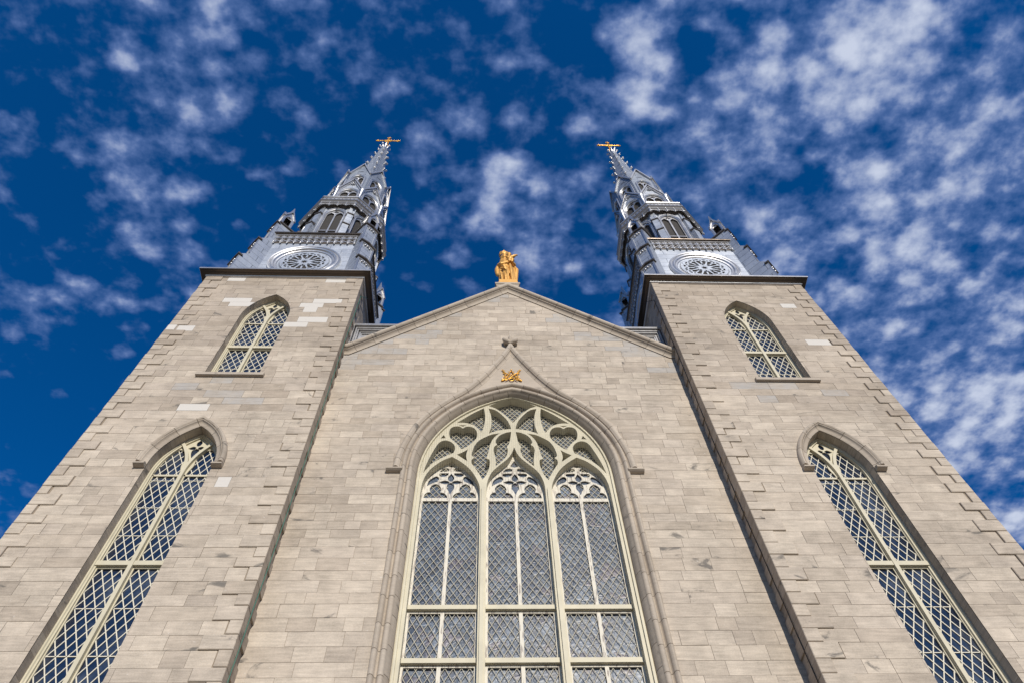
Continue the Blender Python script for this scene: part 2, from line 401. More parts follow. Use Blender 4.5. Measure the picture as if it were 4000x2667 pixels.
def subtract(poly, conv):                               # poly minus a convex polygon -> convex pieces
    if area(conv) < 0: conv = conv[::-1]
    hx = [q[0] for q in conv]; hz = [q[1] for q in conv]; px = [q[0] for q in poly]; pz = [q[1] for q in poly]
    if max(px) <= min(hx) or min(px) >= max(hx) or max(pz) <= min(hz) or min(pz) >= max(hz): return [poly]
    res = []; rem = poly
    for i in range(len(conv)):
        p, q = conv[i], conv[(i + 1) % len(conv)]
        a, b = q[1] - p[1], -(q[0] - p[0]); c = a * p[0] + b * p[1]     # inside: a x + b z <= c
        o = clip_half(rem, -a, -b, -c)
        if len(o) > 2 and abs(area(o)) > 1e-7: res.append(o)
        rem = clip_half(rem, a, b, c)
        if len(rem) < 3 or abs(area(rem)) < 1e-9: break
    return res
def inside(p, poly):
    r = False; x, z = p
    for i in range(len(poly)):
        (x1, z1), (x2, z2) = poly[i][:2], poly[i - 1][:2]
        if (z1 > z) != (z2 > z) and x < (x2 - x1) * (z - z1) / (z2 - z1) + x1: r = not r
    return r
def clip_line(a, b, poly):
    ts = [0.0, 1.0]; dx, dz = b[0] - a[0], b[1] - a[1]
    for i in range(len(poly)):
        p, q = poly[i], poly[(i + 1) % len(poly)]; ex, ez = q[0] - p[0], q[1] - p[1]
        den = dx * ez - dz * ex
        if abs(den) < 1e-12: continue
        t = ((p[0] - a[0]) * ez - (p[1] - a[1]) * ex) / den; u = ((p[0] - a[0]) * dz - (p[1] - a[1]) * dx) / den
        if 0 <= u <= 1 and 0 < t < 1: ts.append(t)
    ts.sort(); o = []
    for t0, t1 in zip(ts, ts[1:]):
        if t1 - t0 < 1e-4: continue
        tm = (t0 + t1) / 2
        if inside((a[0] + dx * tm, a[1] + dz * tm), poly): o.append(((a[0] + dx * t0, a[1] + dz * t0), (a[0] + dx * t1, a[1] + dz * t1)))
    return o
def lattice(mb, poly, dw, dh, y, w, d, rails=(), ox=0.0, oz=0.0, rng=None):
    x0, x1 = min(q[0] for q in poly), max(q[0] for q in poly); z0, z1 = min(q[1] for q in poly), max(q[1] for q in poly)
    k = dh / dw; span = (z1 - z0) + (x1 - x0) * k; c0 = z0 + oz - (x1 - ox) * k
    N = int(span / dh) + 4
    for s_ in (1, -1):
        for i in range(-2, N * 2):
            zc = z0 + oz + i * dh - (x1 - x0) * k
            if s_ > 0: a, b = (x0, zc + (x0 - ox) * k), (x1, zc + (x1 - ox) * k)
            else: a, b = (x0, zc + (ox - x0) * k), (x1, zc + (ox - x1) * k)
            for p, q in clip_line(a, b, poly): mb.bar((p[0], y + .002 * s_, p[1]), (q[0], y + .002 * s_, q[1]), w, d)
    for z in rails:
        for p, q in clip_line((x0 - .01, z), (x1 + .01, z), poly): mb.bar((p[0], y - .002, z), (q[0], y - .002, z), w * .9, d)

# ------------------------------------------------------------------ stone walls
def courses(z0, z1, rng):
    o = [z0]
    while o[-1] < z1 - .2: o.append(o[-1] + rng.choice([.275, .29, .31, .325, .335, .35, .365]))
    k = (z1 - z0) / (o[-1] - z0)
    return [z0 + (q - z0) * k for q in o]
def lay_stones(mb, cs, xrange, fmap, holes=(), keep=(), forced=(), rng=None, tone=None, lens=(.38, 1.25), joint=.0032):
    for ci in range(len(cs) - 1):
        za, zb = cs[ci], cs[ci + 1]
        xa, xb = xrange(ci)
        cuts = [(f[0], f[1], f[3] if len(f) > 3 else 1.0) for f in forced if za <= f[2] < zb]
        cuts.sort(); x = xa; st = []
        def fill(x, e):
            while x < e - 1e-6:
                L = rng.uniform(*lens)
                if rng.random() < .35: L = rng.uniform(lens[0], lens[0] * 1.7)
                if e - (x + L) < .3: L = e - x
                st.append((x, min(x + L, e), 0.0)); x += L
        for c0, c1, ty in cuts:
            c0, c1 = max(c0, xa), min(c1, xb)
            if c1 - c0 < .05: continue
            fill(x, c0); st.append((c0, c1, ty)); x = c1
        fill(x, xb)
        for (a, b, ty) in st:
            if b - a < .03: continue
            cx, cz = (a + b) / 2, (za + zb) / 2
            r, g = rng.betavariate(2.5, 1.7), rng.betavariate(1.2, 2.2)
            if tone: r, g, ty2 = tone(cx, cz, r, g, rng)
            else: ty2 = 0.0
            c = (min(1, max(0, r)), min(1, max(0, g)), ty if ty else ty2)
            q = joint + (rng.random() < .15) * .002
            polys = [[(a + q, za + q), (b - q, za + q), (b - q, zb - q), (a + q, zb - q)]]
            for kp in keep: polys = [pp for pp in (clip_half(p_, *kp) for p_ in polys) if len(pp) > 2]
            for h in holes: polys = [pp for p_ in polys for pp in subtract(p_, h)]
            d = -rng.uniform(0.0, .006); tilt = rng.uniform(-.003, .003); tx = rng.uniform(-.003, .003)
            for p_ in polys:
                dep = lambda u, v: d + tilt * (v - cz) + tx * (u - cx)
                fr = [mb.p(fmap(u, v, dep(u, v))) for u, v in p_]; bk = [mb.p(fmap(u, v, .013)) for u, v in p_]
                mb.idx(fr, c)
                for k in range(len(p_)): mb.idx([fr[k], fr[(k + 1) % len(p_)], bk[(k + 1) % len(p_)], bk[k]], c)
def mortar(mb, x0, x1, z0, z1, fmap, holes=(), keep=(), d=.0095):
    polys = [[(x0, z0), (x1, z0), (x1, z1), (x0, z1)]]
    for kp in keep: polys = [pp for pp in (clip_half(p_, *kp) for p_ in polys) if len(pp) > 2]
    for h in holes: polys = [pp for p_ in polys for pp in subtract(p_, h)]
    for p_ in polys: mb.poly([fmap(u, v, d) for u, v in p_], (.5, .5, .25))
def seg_joints(path, step, gap, rng, start=.3):
    """resample an open path so that thin joint segments fall every ~step metres; returns path and the set of joint segment indices"""
    out = [path[0]]; js = set(); acc = start
    for a, b in zip(path, path[1:]):
        L = hypot(b[0] - a[0], b[1] - a[1]); pos = 0.0
        while pos + acc < L - gap * 1.5:
            pos += acc
            t0, t1 = pos / L, (pos + gap) / L
            out.append((a[0] + (b[0] - a[0]) * t0, a[1] + (b[1] - a[1]) * t0)); js.add(len(out) - 1)
            out.append((a[0] + (b[0] - a[0]) * t1, a[1] + (b[1] - a[1]) * t1)); pos += gap; acc = step * rng.uniform(.8, 1.2)
        acc -= (L - pos)
        if acc < gap * 2: acc = gap * 2
        out.append(tuple(b[:2]))
    return out, js
def colfun(js, rng, ty=0.0):
    cur = [rng.betavariate(3, 2), rng.random() * .8]
    memo = {}
    def f(i):
        if i in memo: return memo[i]
        if i in js:
            cur[0], cur[1] = rng.betavariate(3, 2), rng.random() * .8
            memo[i] = (.1, .2, .25)
        else: memo[i] = (cur[0], cur[1], ty)
        return memo[i]
    return f
def moulding(mb, path, prof, fmap, rng, step=.55, start=.3, gap=.016, ty=0.0):
    p, js = seg_joints(path, step, gap, rng, start)
    mb.sweep(p, prof, fmap, cols=colfun(js, rng, ty))
def arcprof(c, r, a0, a1, n=6): return [(c[0] + r * cos(radians(a0 + (a1 - a0) * k / n)), c[1] + r * sin(radians(a0 + (a1 - a0) * k / n))) for k in range(n + 1)]

# ------------------------------------------------------------------ ground
g = MB(); g.poly([(-300, -300, 0), (300, -300, 0), (300, 300, 0), (-300, 300, 0)])
gr = g.build('ground', GROUND); gr['kind'] = 'structure'

# ------------------------------------------------------------------ facade between the towers
YN = .589
rng = random.Random(11)
SL = (26.585 - 21.9) / 5.365                             # gable slope
facade = thing('church_facade', 'gabled limestone church front with one great traceried pointed window between the two towers', 'church', (0, YN, 0))
facade_inv = Matrix.Translation((0, -YN, 0))
fN = lambda x, z, d: (x, d, z)                           # facade-local: depth measured from the wall face
big = arch_open(3.03, 3.87, 16.3, 4.0, 16)
zt = 26.75
keepN = [(SL, 1, zt), (-SL, 1, zt)]
def toneN(x, z, r, g_, rg):
    dist = (zt - SL * abs(x)) - z; ty = 0.0
    if dist < 1.5 and abs(x) > 2.4 and rg.random() < .62: ty = .75
    elif dist < 1.0 and rg.random() < .25: ty = .75
    if z > 21: r *= .92
    return (.36 + .55 * r if z < 15 else .2 + .75 * r), g_ * (.7 if z < 15 else 1.0), ty
mb = MB(); cs = courses(0, 27.0, rng)
lay_stones(mb, cs, lambda i: (-5.56 + (i % 2) * .0, 5.56), fN, [big], keepN, (), rng, toneN)
mortar(mb, -5.56, 5.56, 0, 27.0, fN, [big], keepN)
wall_o = mb.build('wall', STONE, facade, attr=True, recalc=False)
# reveal of the great window
rng = random.Random(5)
RV = MB()
path = arch_open(2.72, 3.6, 16.3, 4.0, 20)
moulding(RV, path, [(0, 0), (.03, .05), (.06, .10), (.095, .24), (.10, .27)], lambda x, z, h: (x, h, z), rng, .6)
# jamb and arch moulding that frames the opening: inner roll, hollow and outer roll
pr = [(0, .0), (-.015, -.04), (-.05, -.068), (-.095, -.06), (-.125, -.025), (-.135, .02), (-.16, .035), (-.185, .02), (-.195, -.03), (-.215, -.08), (-.25, -.10), (-.29, -.085), (-.315, -.04), (-.325, .02)]
moulding(RV, path, pr, lambda x, z, h: (x, h, z), rng, .62, .45)
RV.build('window_arch', TRIM, facade, attr=True, smooth=True, angle=50)
# ogee hood mould with returned ends
OG = [(-3.15, 16.18, 1), (-3.11, 16.7), (-3.0, 17.22), (-2.8, 17.9), (-2.55, 18.4), (-2.2, 18.88), (-1.85, 19.28), (-1.48, 19.66), (-1.17, 20.08), (-.9, 20.5), (-.64, 20.98), (-.4, 21.45), (-.2, 21.88), (-.07, 22.2), (0, 22.42, 1)]
ogl = smooth(OG, False, 4)
ogee = ogl + mirror(ogl)[1:]
HM = MB()
hp = [(.20, .012), (.185, -.02), (.13, -.035), (.105, -.075), (.10, -.10), (.09, -.105)] + [(.07, -.14), (.02, -.165), (-.03, -.15), (-.07, -.09), (-.085, -.03), (-.085, .012)]
hp = [(a - .03, b) for a, b in hp]
moulding(HM, ogee, [(a, b) for a, b in hp], fN, rng, .5)
for s_ in (-1, 1):                                       # label stops
    HM.T = None
    q = [(.012, 0), (-.06, .0), (-.10, .02), (-.145, .05), (-.15, .09), (-.11, .135), (.012, .14)]
    x0, x1 = sorted((s_ * 2.98, s_ * 3.41))
    i0 = [HM.p((x0, a, 16.05 + b)) for a, b in q]; i1 = [HM.p((x1, a, 16.05 + b)) for a, b in q]
    for k in range(len(q) - 1): HM.idx([i0[k], i0[k + 1], i1[k + 1], i1[k]], (.6, .4, 0))
    HM.idx(i0, (.6, .4, 0)); HM.idx(i1[::-1], (.6, .4, 0))
HM.build('hood_mould', TRIM, facade, attr=True, smooth=True, angle=45)
# smooth spandrel under the ogee
SP = MB()
inner = [q for q in arch(3.02, 3.86, 16.3, 16) if abs(q[0]) < 1.9]
og2 = [q for q in ogee if q[1] > 18.95 and abs(q[0]) < 2.3]
out_ = og2 + [q for q in inner[::-1] if abs(q[0]) < 1.55]
SP.plate(out_, [], fN, -.012, .01, (.62, .35, 0))
SP.build('spandrel', TRIM, facade, attr=True)
# stone finial (fleuron) at the tip of the hood
FI = MB()
FI.box(-.09, .09, -.16, .01, 22.25, 22.75, (.5, .6, 0))
for s_ in (-1, 1):
    FI.tube([(s_ * .02, -.14, 22.58), (s_ * .12, -.2, 22.62), (s_ * .24, -.2, 22.72), (s_ * .27, -.16, 22.86), (s_ * .20, -.12, 22.9)], [.085, .11, .11, .08, .05], 8)
    FI.box(s_ * .20 - .08, s_ * .20 + .08, -.12, .01, 22.62, 22.86, (.5, .6, 0))
FI.tube([(0, -.1, 22.6), (0, -.25, 22.8), (0, -.2, 22.98), (0, -.05, 23.0)], [.1, .09, .07, .04], 8)
for q_ in FI.v: q_.x *= .78; q_.y *= .85; q_.z = 22.3 + (q_.z - 22.3) * .85
FI.build('finial', TRIM, facade, attr=True, smooth=True, angle=50)
# gable coping: hollow lower member and round upper roll
CO = MB(); rng = random.Random(8)
cp = [(-.02, .0), (-.03, -.035), (.0, -.045), (.035, -.05), (.075, -.075), (.105, -.115), (.12, -.155), (.135, -.16), (.145, -.10), (.16, -.10), (.165, -.17), (.185, -.215), (.23, -.25), (.29, -.245), (.335, -.2), (.35, -.12), (.35, .35)]
za = 26.585
gl = [(-5.56, 21.9, ), (-5.365, 21.9), (0, za), (5.365, 21.9), (5.56, 21.9)]
k_ = cos(math.atan(SL))
moulding(CO, gl, [(-a, b) for a, b in cp], fN, rng, .82, .5, .014)
CO.build('gable_coping', TRIM, facade, attr=True, smooth=True, angle=48)
# pedestal of the statue
PD = MB()
pp = [(.0, 26.7), (.0, 26.82), (.03, 26.86), (.07, 26.92), (.1, 27.02), (.13, 27.04), (.13, 27.15), (.0, 27.16)]
sq = [(-.36, -.04), (.36, -.04), (.36, .66), (-.36, .66)]
PD.sweep(sq, [(a, b) for a, b in pp], lambda x, y, h: (x, y, h), closed=True, cols=lambda i: (.55, .6, 0))
PD.poly([(-.36, -.04, 27.16), (.36, -.04, 27.16), (.36, .66, 27.16), (-.36, .66, 27.16)], (.5, .5, 0))
PD.build('pedestal', TRIM, facade, attr=True)
# sheet metal parapet boxes behind both ends of the coping, with stepped frames
PB = MB()
def parapet(sx):
    T = lambda x, y, z: (sx * x, y, z)
    z1 = 24.12
    PB.poly([T(3.4, .36, 21.8), T(5.56, .36, 21.8), T(5.56, .36, z1 - .2), T(3.4, .36, z1 - .2)])
    # top moulding and tower-side moulding as nested steps
    for k, (o, p) in enumerate(((0, .0), (.09, .07), (.15, .11), (.22, .18), (.27, .215))):
        y0 = .10 + p
        PB.box(*sorted((sx * (3.55 + o), sx * (5.56 - o * 1.0))), y0, .6, z1 - o - .05, z1 - o)
        PB.box(*sorted((sx * (5.56 - o - .05), sx * (5.56 - o))), y0, .6, 21.9, z1 - o - .05)
    PB.box(*sorted((sx * 3.5, sx * 5.56)), .09, 1.2, z1 + .001, z1 + .03)
parapet(-1); PBm = PB.mesh('parapet_panel', TINTRIM)
link('parapet_panel', PBm, facade)
PB = MB(); parapet(1); PB.build('parapet_panel', TINTRIM, facade)
for s_ in (-1, 1):
    FL = MB()
    a = Vector((s_ * 5.54, -.03, 22.42)); b = Vector((s_ * 3.75, -.03, 22.42 + 1.79 * SL))
    FL.bar(a, b, .10, .05, (0, -1, 0)); FL.build('coping_flashing', TINTRIM, facade)
RF = MB()
for s_ in (-1, 1):
    RF.poly([(0, .3, 26.5), (s_ * 5.5, .3, 26.5 - 5.5 * SL), (s_ * 5.5, 18, 26.5 - 5.5 * SL), (0, 18, 26.5)])
RF.build('roof', SLATE, facade)

# ------------------------------------------------------------------ great window
YF, YG = .83 - YN, 1.09 - YN                              # tracery face and glazing plane behind the wall face
HA = [(-0.031,19.80,1),(-0.412,19.621),(-0.728,19.411,1),(-0.519,19.29),(-0.314,19.064),(-0.153,18.826),(-0.0,18.568,1)]
HB = [(-0.728,19.287,1),(-0.52,19.201),(-0.336,18.978),(-0.176,18.707),(-0.09,18.44),(-0.064,18.277,1),(-0.225,18.259),(-0.425,18.208),(-0.625,18.115),(-0.714,18.05,1),(-0.655,18.335),(-0.635,18.6),(-0.655,18.939)]
HC = [(-0.863,19.303,1),(-0.829,18.937),(-0.837,18.598),(-0.885,18.267),(-0.933,18.105,1),(-1.025,18.266),(-1.148,18.428),(-1.311,18.526),(-1.474,18.564),(-1.655,18.555,1),(-1.44,18.776),(-1.241,18.983),(-1.038,19.16)]
HD = [(-1.469,18.293,1),(-1.588,18.384),(-1.727,18.372),(-1.823,18.289),(-1.859,18.127),(-1.842,17.936),(-1.801,17.811),(-1.718,17.718),(-1.615,17.58),(-1.522,17.414),(-1.49,17.338,1),(-1.359,17.43),(-1.209,17.615),(-1.096,17.787),(-1.049,17.945),(-1.062,18.136),(-1.135,18.297),(-1.267,18.377),(-1.387,18.366)]
HE = [(-1.6,18.446,1),(-1.369,18.442,1),(-1.477,18.375,1)]
HF = [(-2.005,17.982,1),(-1.948,17.834,1),(-2.094,17.817,1)]
HG = [(-2.47,16.34,1),(-2.401,16.731),(-2.314,17.078),(-2.221,17.377),(-2.138,17.591),(-2.029,17.709),(-1.894,17.723),(-1.753,17.625),(-1.669,17.473),(-1.662,17.322),(-1.694,17.187,1),(-1.841,17.083),(-2.041,16.935),(-2.217,16.761),(-2.351,16.561)]
HI = [(-1.596,17.108,1),(-1.429,17.219),(-1.299,17.34,1),(-1.332,17.176),(-1.337,16.999),(-1.294,16.825,1),(-1.42,16.94)]
HJ = [(-0.387,18.079,1),(-0.625,18.013),(-0.822,17.884),(-0.997,17.725),(-1.11,17.509),(-1.163,17.296),(-1.187,17.088),(-1.107,16.99,1),(-1.183,16.884),(-1.179,16.74),(-1.121,16.627),(-1.025,16.431),(-0.939,16.239),(-0.883,16.077,1),(-0.793,16.24),(-0.72,16.489),(-0.683,16.716),(-0.693,16.888),(-0.779,16.95,1),(-0.731,17.181),(-0.694,17.421),(-0.655,17.636),(-0.586,17.823),(-0.487,17.982)]
HK = [(-0.067,18.147,1),(-0.228,18.097),(-0.388,17.983),(-0.488,17.824),(-0.524,17.668),(-0.475,17.566,1),(-0.558,17.453),(-0.578,17.302),(-0.55,17.123),(-0.523,16.889),(-0.525,16.632,1),(-0.383,16.804),(-0.247,17.008),(-0.186,17.215),(-0.179,17.366),(-0.211,17.441,1),(-0.129,17.641),(-0.093,17.891)]
L1 = [(-1.724,17.01,1),(-1.943,16.878),(-2.12,16.704),(-2.289,16.478),(-2.405,16.202),(-2.462,15.907),(-2.475,15.6),(-2.475,15.39,1)]
L2 = [(-1.724,17.01,1),(-1.529,16.852),(-1.336,16.654),(-1.162,16.403),(-1.028,16.103),(-0.952,15.837),(-0.94,15.525,1)]
MC = [(0,17.443,1),(-0.072,17.187),(-0.172,16.979),(-0.327,16.776),(-0.497,16.575),(-0.628,16.379),(-0.719,16.132),(-0.765,15.864),(-0.772,15.526,1)]
ZB = 5.0                                                  # window foot
l1, l2, mc = smooth(L1, False), smooth(L2, False), smooth(MC, False)
lanL = l1[::-1] + l2[1:] + [(-.94, ZB), (-2.475, ZB)]
lanC = mc[::-1] + [(-x, z) for x, z in mc][1:] + [(.772, ZB), (-.772, ZB)]
holes = []
ha = smooth(HA, False)
holes.append(ha + mirror(ha)[1:-1])
for h in (HB, HC, HD, HE, HF, HG, HI, HJ, HK):
    q = smooth(h); holes += [q, mirror(q)]
holes += [lanL, mirror(lanL), lanC]
outer = arch_open(2.64, 3.585, 16.3, ZB - .2, 20)
gw = link('great_window', None, facade)
gw.empty_display_size = .5
TR = MB(); TR.plate(outer, holes, fN, YF, YG - .02)
TR.build('tracery', CREAM, gw)
# narrow fillet along the jambs and mullions in front of the tracery plate
for x in (-.86, .86):
    FR = MB(); FR.box(x - .042, x + .042, YF - .05, YF - .002, ZB, 15.75); FR.build('mullion', CREAM, gw)
FR = MB()
ar = arch(2.60, 3.54, 16.3, 20)
FR.sweep([(-2.60, ZB)] + ar + [(2.60, ZB)], [(.0, .002), (.0, -.05), (.045, -.05), (.045, .002)], lambda x, z, h: (x, YF - .004 + h, z))
FR.build('frame', CREAM, gw)
for zc in (12.13, 10.82, 8.3, 6.6):
    for a, b in ((-2.475, -.94), (-.772, .772), (.94, 2.475)):
        TS = MB(); TS.box(a + .003, b - .003, YG - .115, YG - .022, zc - .055, zc + .055); TS.build('transom', CREAM, gw)
# sash frames at the glazing plane, with weathered centre bars
for a, b in ((-2.475, -.94), (-.772, .772), (.94, 2.475)):
    c_ = (a + b) / 2
    for z0, z1 in ((12.19, 15.56), (10.88, 12.07), (8.36, 10.76), (6.66, 8.24)):
        SA = MB()
        for x0, x1 in ((a, a + .055), (b - .055, b), (c_ - .042, c_ + .042)): SA.box(x0, x1, YG - .035, YG + .01, z0, z1)
        for zz in (z0, z1 - .05): SA.box(a + .056, c_ - .043, YG - .033, YG + .01, zz, zz + .05); SA.box(c_ + .043, b - .056, YG - .033, YG + .01, zz, zz + .05)
        SA.build('sash', PEEL, gw)
# boards with quatrefoil and trefoil openings in the three lancet heads
BX = -1.727
B0 = [(-1.727,16.589,1),(-1.644,16.43),(-1.662,16.31),(-1.727,16.262,1),(-1.792,16.31),(-1.81,16.43)]
B1 = [(-2.051,16.236,1),(-1.917,16.305),(-1.815,16.29),(-1.745,16.245,1),(-1.808,16.175),(-1.908,16.162)]
B2 = [(-1.727,16.228,1),(-1.643,16.16),(-1.627,16.003),(-1.676,15.897),(-1.727,15.753,1),(-1.778,15.897),(-1.827,16.003),(-1.811,16.16)]
B3 = [(-2.413,15.634,1),(-2.390,15.763),(-2.323,15.841),(-2.245,15.850,1),(-2.272,15.973),(-2.228,16.096),(-2.124,16.168),(-2.020,16.096),(-1.966,15.968),(-1.985,15.848,1),(-1.890,15.818),(-1.815,15.728),(-1.795,15.634,1)]
B4 = [(-2.047,16.643,1),(-1.981,16.775),(-1.861,16.813),(-1.80,16.778),(-1.80,16.705),(-1.88,16.668)]
B5 = [(-2.068,16.531,1),(-2.026,16.595),(-1.80,16.608,1),(-1.82,16.519),(-1.906,16.459),(-2.018,16.468)]
B6 = [(-2.359,16.079,1),(-2.32,16.285),(-2.22,16.413),(-2.123,16.475),(-2.06,16.424),(-2.058,16.33),(-2.11,16.25),(-2.221,16.192)]
B7 = [(-1.836,16.895,1),(-1.727,16.985,1),(-1.618,16.895,1),(-1.727,16.835,1)]
bh = [smooth(B0), smooth(B2), [q[:2] for q in B7]]
for h in (B1, B3, B4, B5, B6):
    q = smooth(h); bh += [q, mirror(q, BX)]
for dx, top in ((0, 0), (1.727, .12), (3.454, 0)):
    hh = [shift(h, dx) for h in bh]
    hw = .74
    if dx == 1.727:
        hh[2] = [(-.115, 16.9), (0, 17.13), (.115, 16.9), (0, 16.84)]
    o_ = arch(.80, 1.55 + top * 2, 15.58, 14, BX + dx); o_ = [(BX + dx - .80, 15.57)] + o_[1:-1] + [(BX + dx + .80, 15.57)]
    BD = MB(); BD.plate(o_, hh, fN, YG - .025, YG + .012); BD.build('tracery_board', PEEL, gw)
LT = MB(); rl = random.Random(2)
for a, b in ((-2.475, -.94), (-.772, .772), (.94, 2.475)):
    c_ = (a + b) / 2
    for x0, x1 in ((a + .055, c_ - .042), (c_ + .042, b - .055)):
        for z0, z1 in ((12.24, 15.51), (10.93, 12.02), (8.4, 10.71), (6.7, 8.2)):
            lattice(LT, [(x0, z0), (x1, z0), (x1, z1), (x0, z1)], (x1 - x0) / 4, .262 if z0 > 12 else .30, YG - .005, .0115, .01, ox=x0, oz=rl.random() * .1)
    for x0 in (a + .04, c_ + .06): lattice(LT, [(x0, 15.62), (x0 + .64, 15.62), (x0 + .64, 16.2), (x0, 16.2)], .17, .235, YG + .016, .014, .01, ox=x0)
up = [(-2.5, 16.35)] + [q for q in arch(2.55, 3.5, 16.3, 20) if q[1] > 16.4] + [(2.5, 16.35), (1.3, 16.8), (.9, 16.0), (.45, 16.75), (0, 17.5), (-.45, 16.75), (-.9, 16.0), (-1.3, 16.8)]
lattice(LT, up, .145, .2, YG + .004, .02, .014)
LT.build('lattice', CAME, gw)
GP = MB(); GP.poly([fN(-2.75, ZB, YG + .03), fN(2.75, ZB, YG + .03), fN(2.75, 20, YG + .03), fN(-2.75, 20, YG + .03)])
GP.build('pane', STAINED, gw)

# bird net over the tracery
NE = MB()
no = arch(2.6, 3.55, 16.3, 18)
x = -2.55
while x < 2.56:
    for p, q in clip_line((x, 16.3), (x, 20), [(-2.6, 16.3)] + no[1:-1] + [(2.6, 16.3)]): NE.tube([fN(p[0], p[1], YF - .075), fN(q[0], q[1], YF - .075)], .0016, 3, caps=False)
    x += .062
z = 16.32
while z < 19.9:
    for p, q in clip_line((-2.7, z), (2.7, z), [(-2.6, 16.3)] + no[1:-1] + [(2.6, 16.3)]): NE.tube([fN(p[0], p[1], YF - .078), fN(q[0], q[1], YF - .078)], .0016, 3, caps=False)
    z += .085
ne = NE.build('bird_net', NETM, None, recalc=False); ne.location = (0, YN, 0)
tag(ne, 'fine bird net stretched over the curved tracery of the great window', 'net')

# ------------------------------------------------------------------ gilded monogram on the spandrel
MG = MB()
def gpath(pts, r=.022, y=-.05):
    q = smooth(pts, False, 5); MG.tube([(x, y, z) for x, z in q], r, 7)
for s_ in (-1, 1):
    gpath([(s_ * .27, 21.0), (s_ * .235, 20.86), (s_ * .20, 20.72), (s_ * .20, 20.58), (s_ * .215, 20.46), (s_ * .26, 20.40), (s_ * .31, 20.38), (s_ * .30, 20.42), (s_ * .25, 20.43)])
    gpath([(s_ * .235, 20.86), (s_ * .17, 20.77), (s_ * .09, 20.69), (s_ * .0, 20.58), (s_ * -.09, 20.47), (s_ * -.16, 20.40), (s_ * -.20, 20.38)], .02, -.065)
    gpath([(s_ * .0, 20.98), (s_ * .04, 20.86), (s_ * .085, 20.72), (s_ * .11, 20.66)], .018)
    gpath([(s_ * .09, 20.70), (s_ * .14, 20.60), (s_ * .17, 20.50), (s_ * .20, 20.44)], .017)
    for px, pz, dx, dzz in ((.27, 20.95, .05, .05), (.25, 20.9, -.05, .06), (.22, 20.78, .06, .03), (.2, 20.62, .06, .0), (.2, 20.62, -.05, -.02), (.21, 20.5, .07, .02), (.05, 20.86, .05, .05), (.09, 20.74, .06, .05), (.15, 20.62, -.05, -.04), (.16, 20.48, -.04, -.06)):
        gpath([(s_ * px, pz), (s_ * (px + dx * .6), pz + dzz * .9), (s_ * (px + dx), pz + dzz * .6)], .011)
    MG.ball((s_ * .285, -.05, 20.40), .035, 8, 6)
MG.tube([(.07 * cos(2 * pi * k / 16), -.055, 20.44 + .075 * sin(2 * pi * k / 16)) for k in range(16)], .017, 7, closed=True)
MG.ball((0, -.06, 20.98), .03, 8, 6); MG.ball((0, -.06, 20.7), .028, 8, 6)
mg = MG.build('monogram', GOLDB, None, smooth=True, angle=60); mg.location = (-.005, YN, 0)
tag(mg, 'small bright gilded scrollwork monogram fixed under the tip of the great window hood', 'emblem')

# ------------------------------------------------------------------ towers
XC, CY = 8.45, 2.9
HW = 2.9
rngw = random.Random(21)
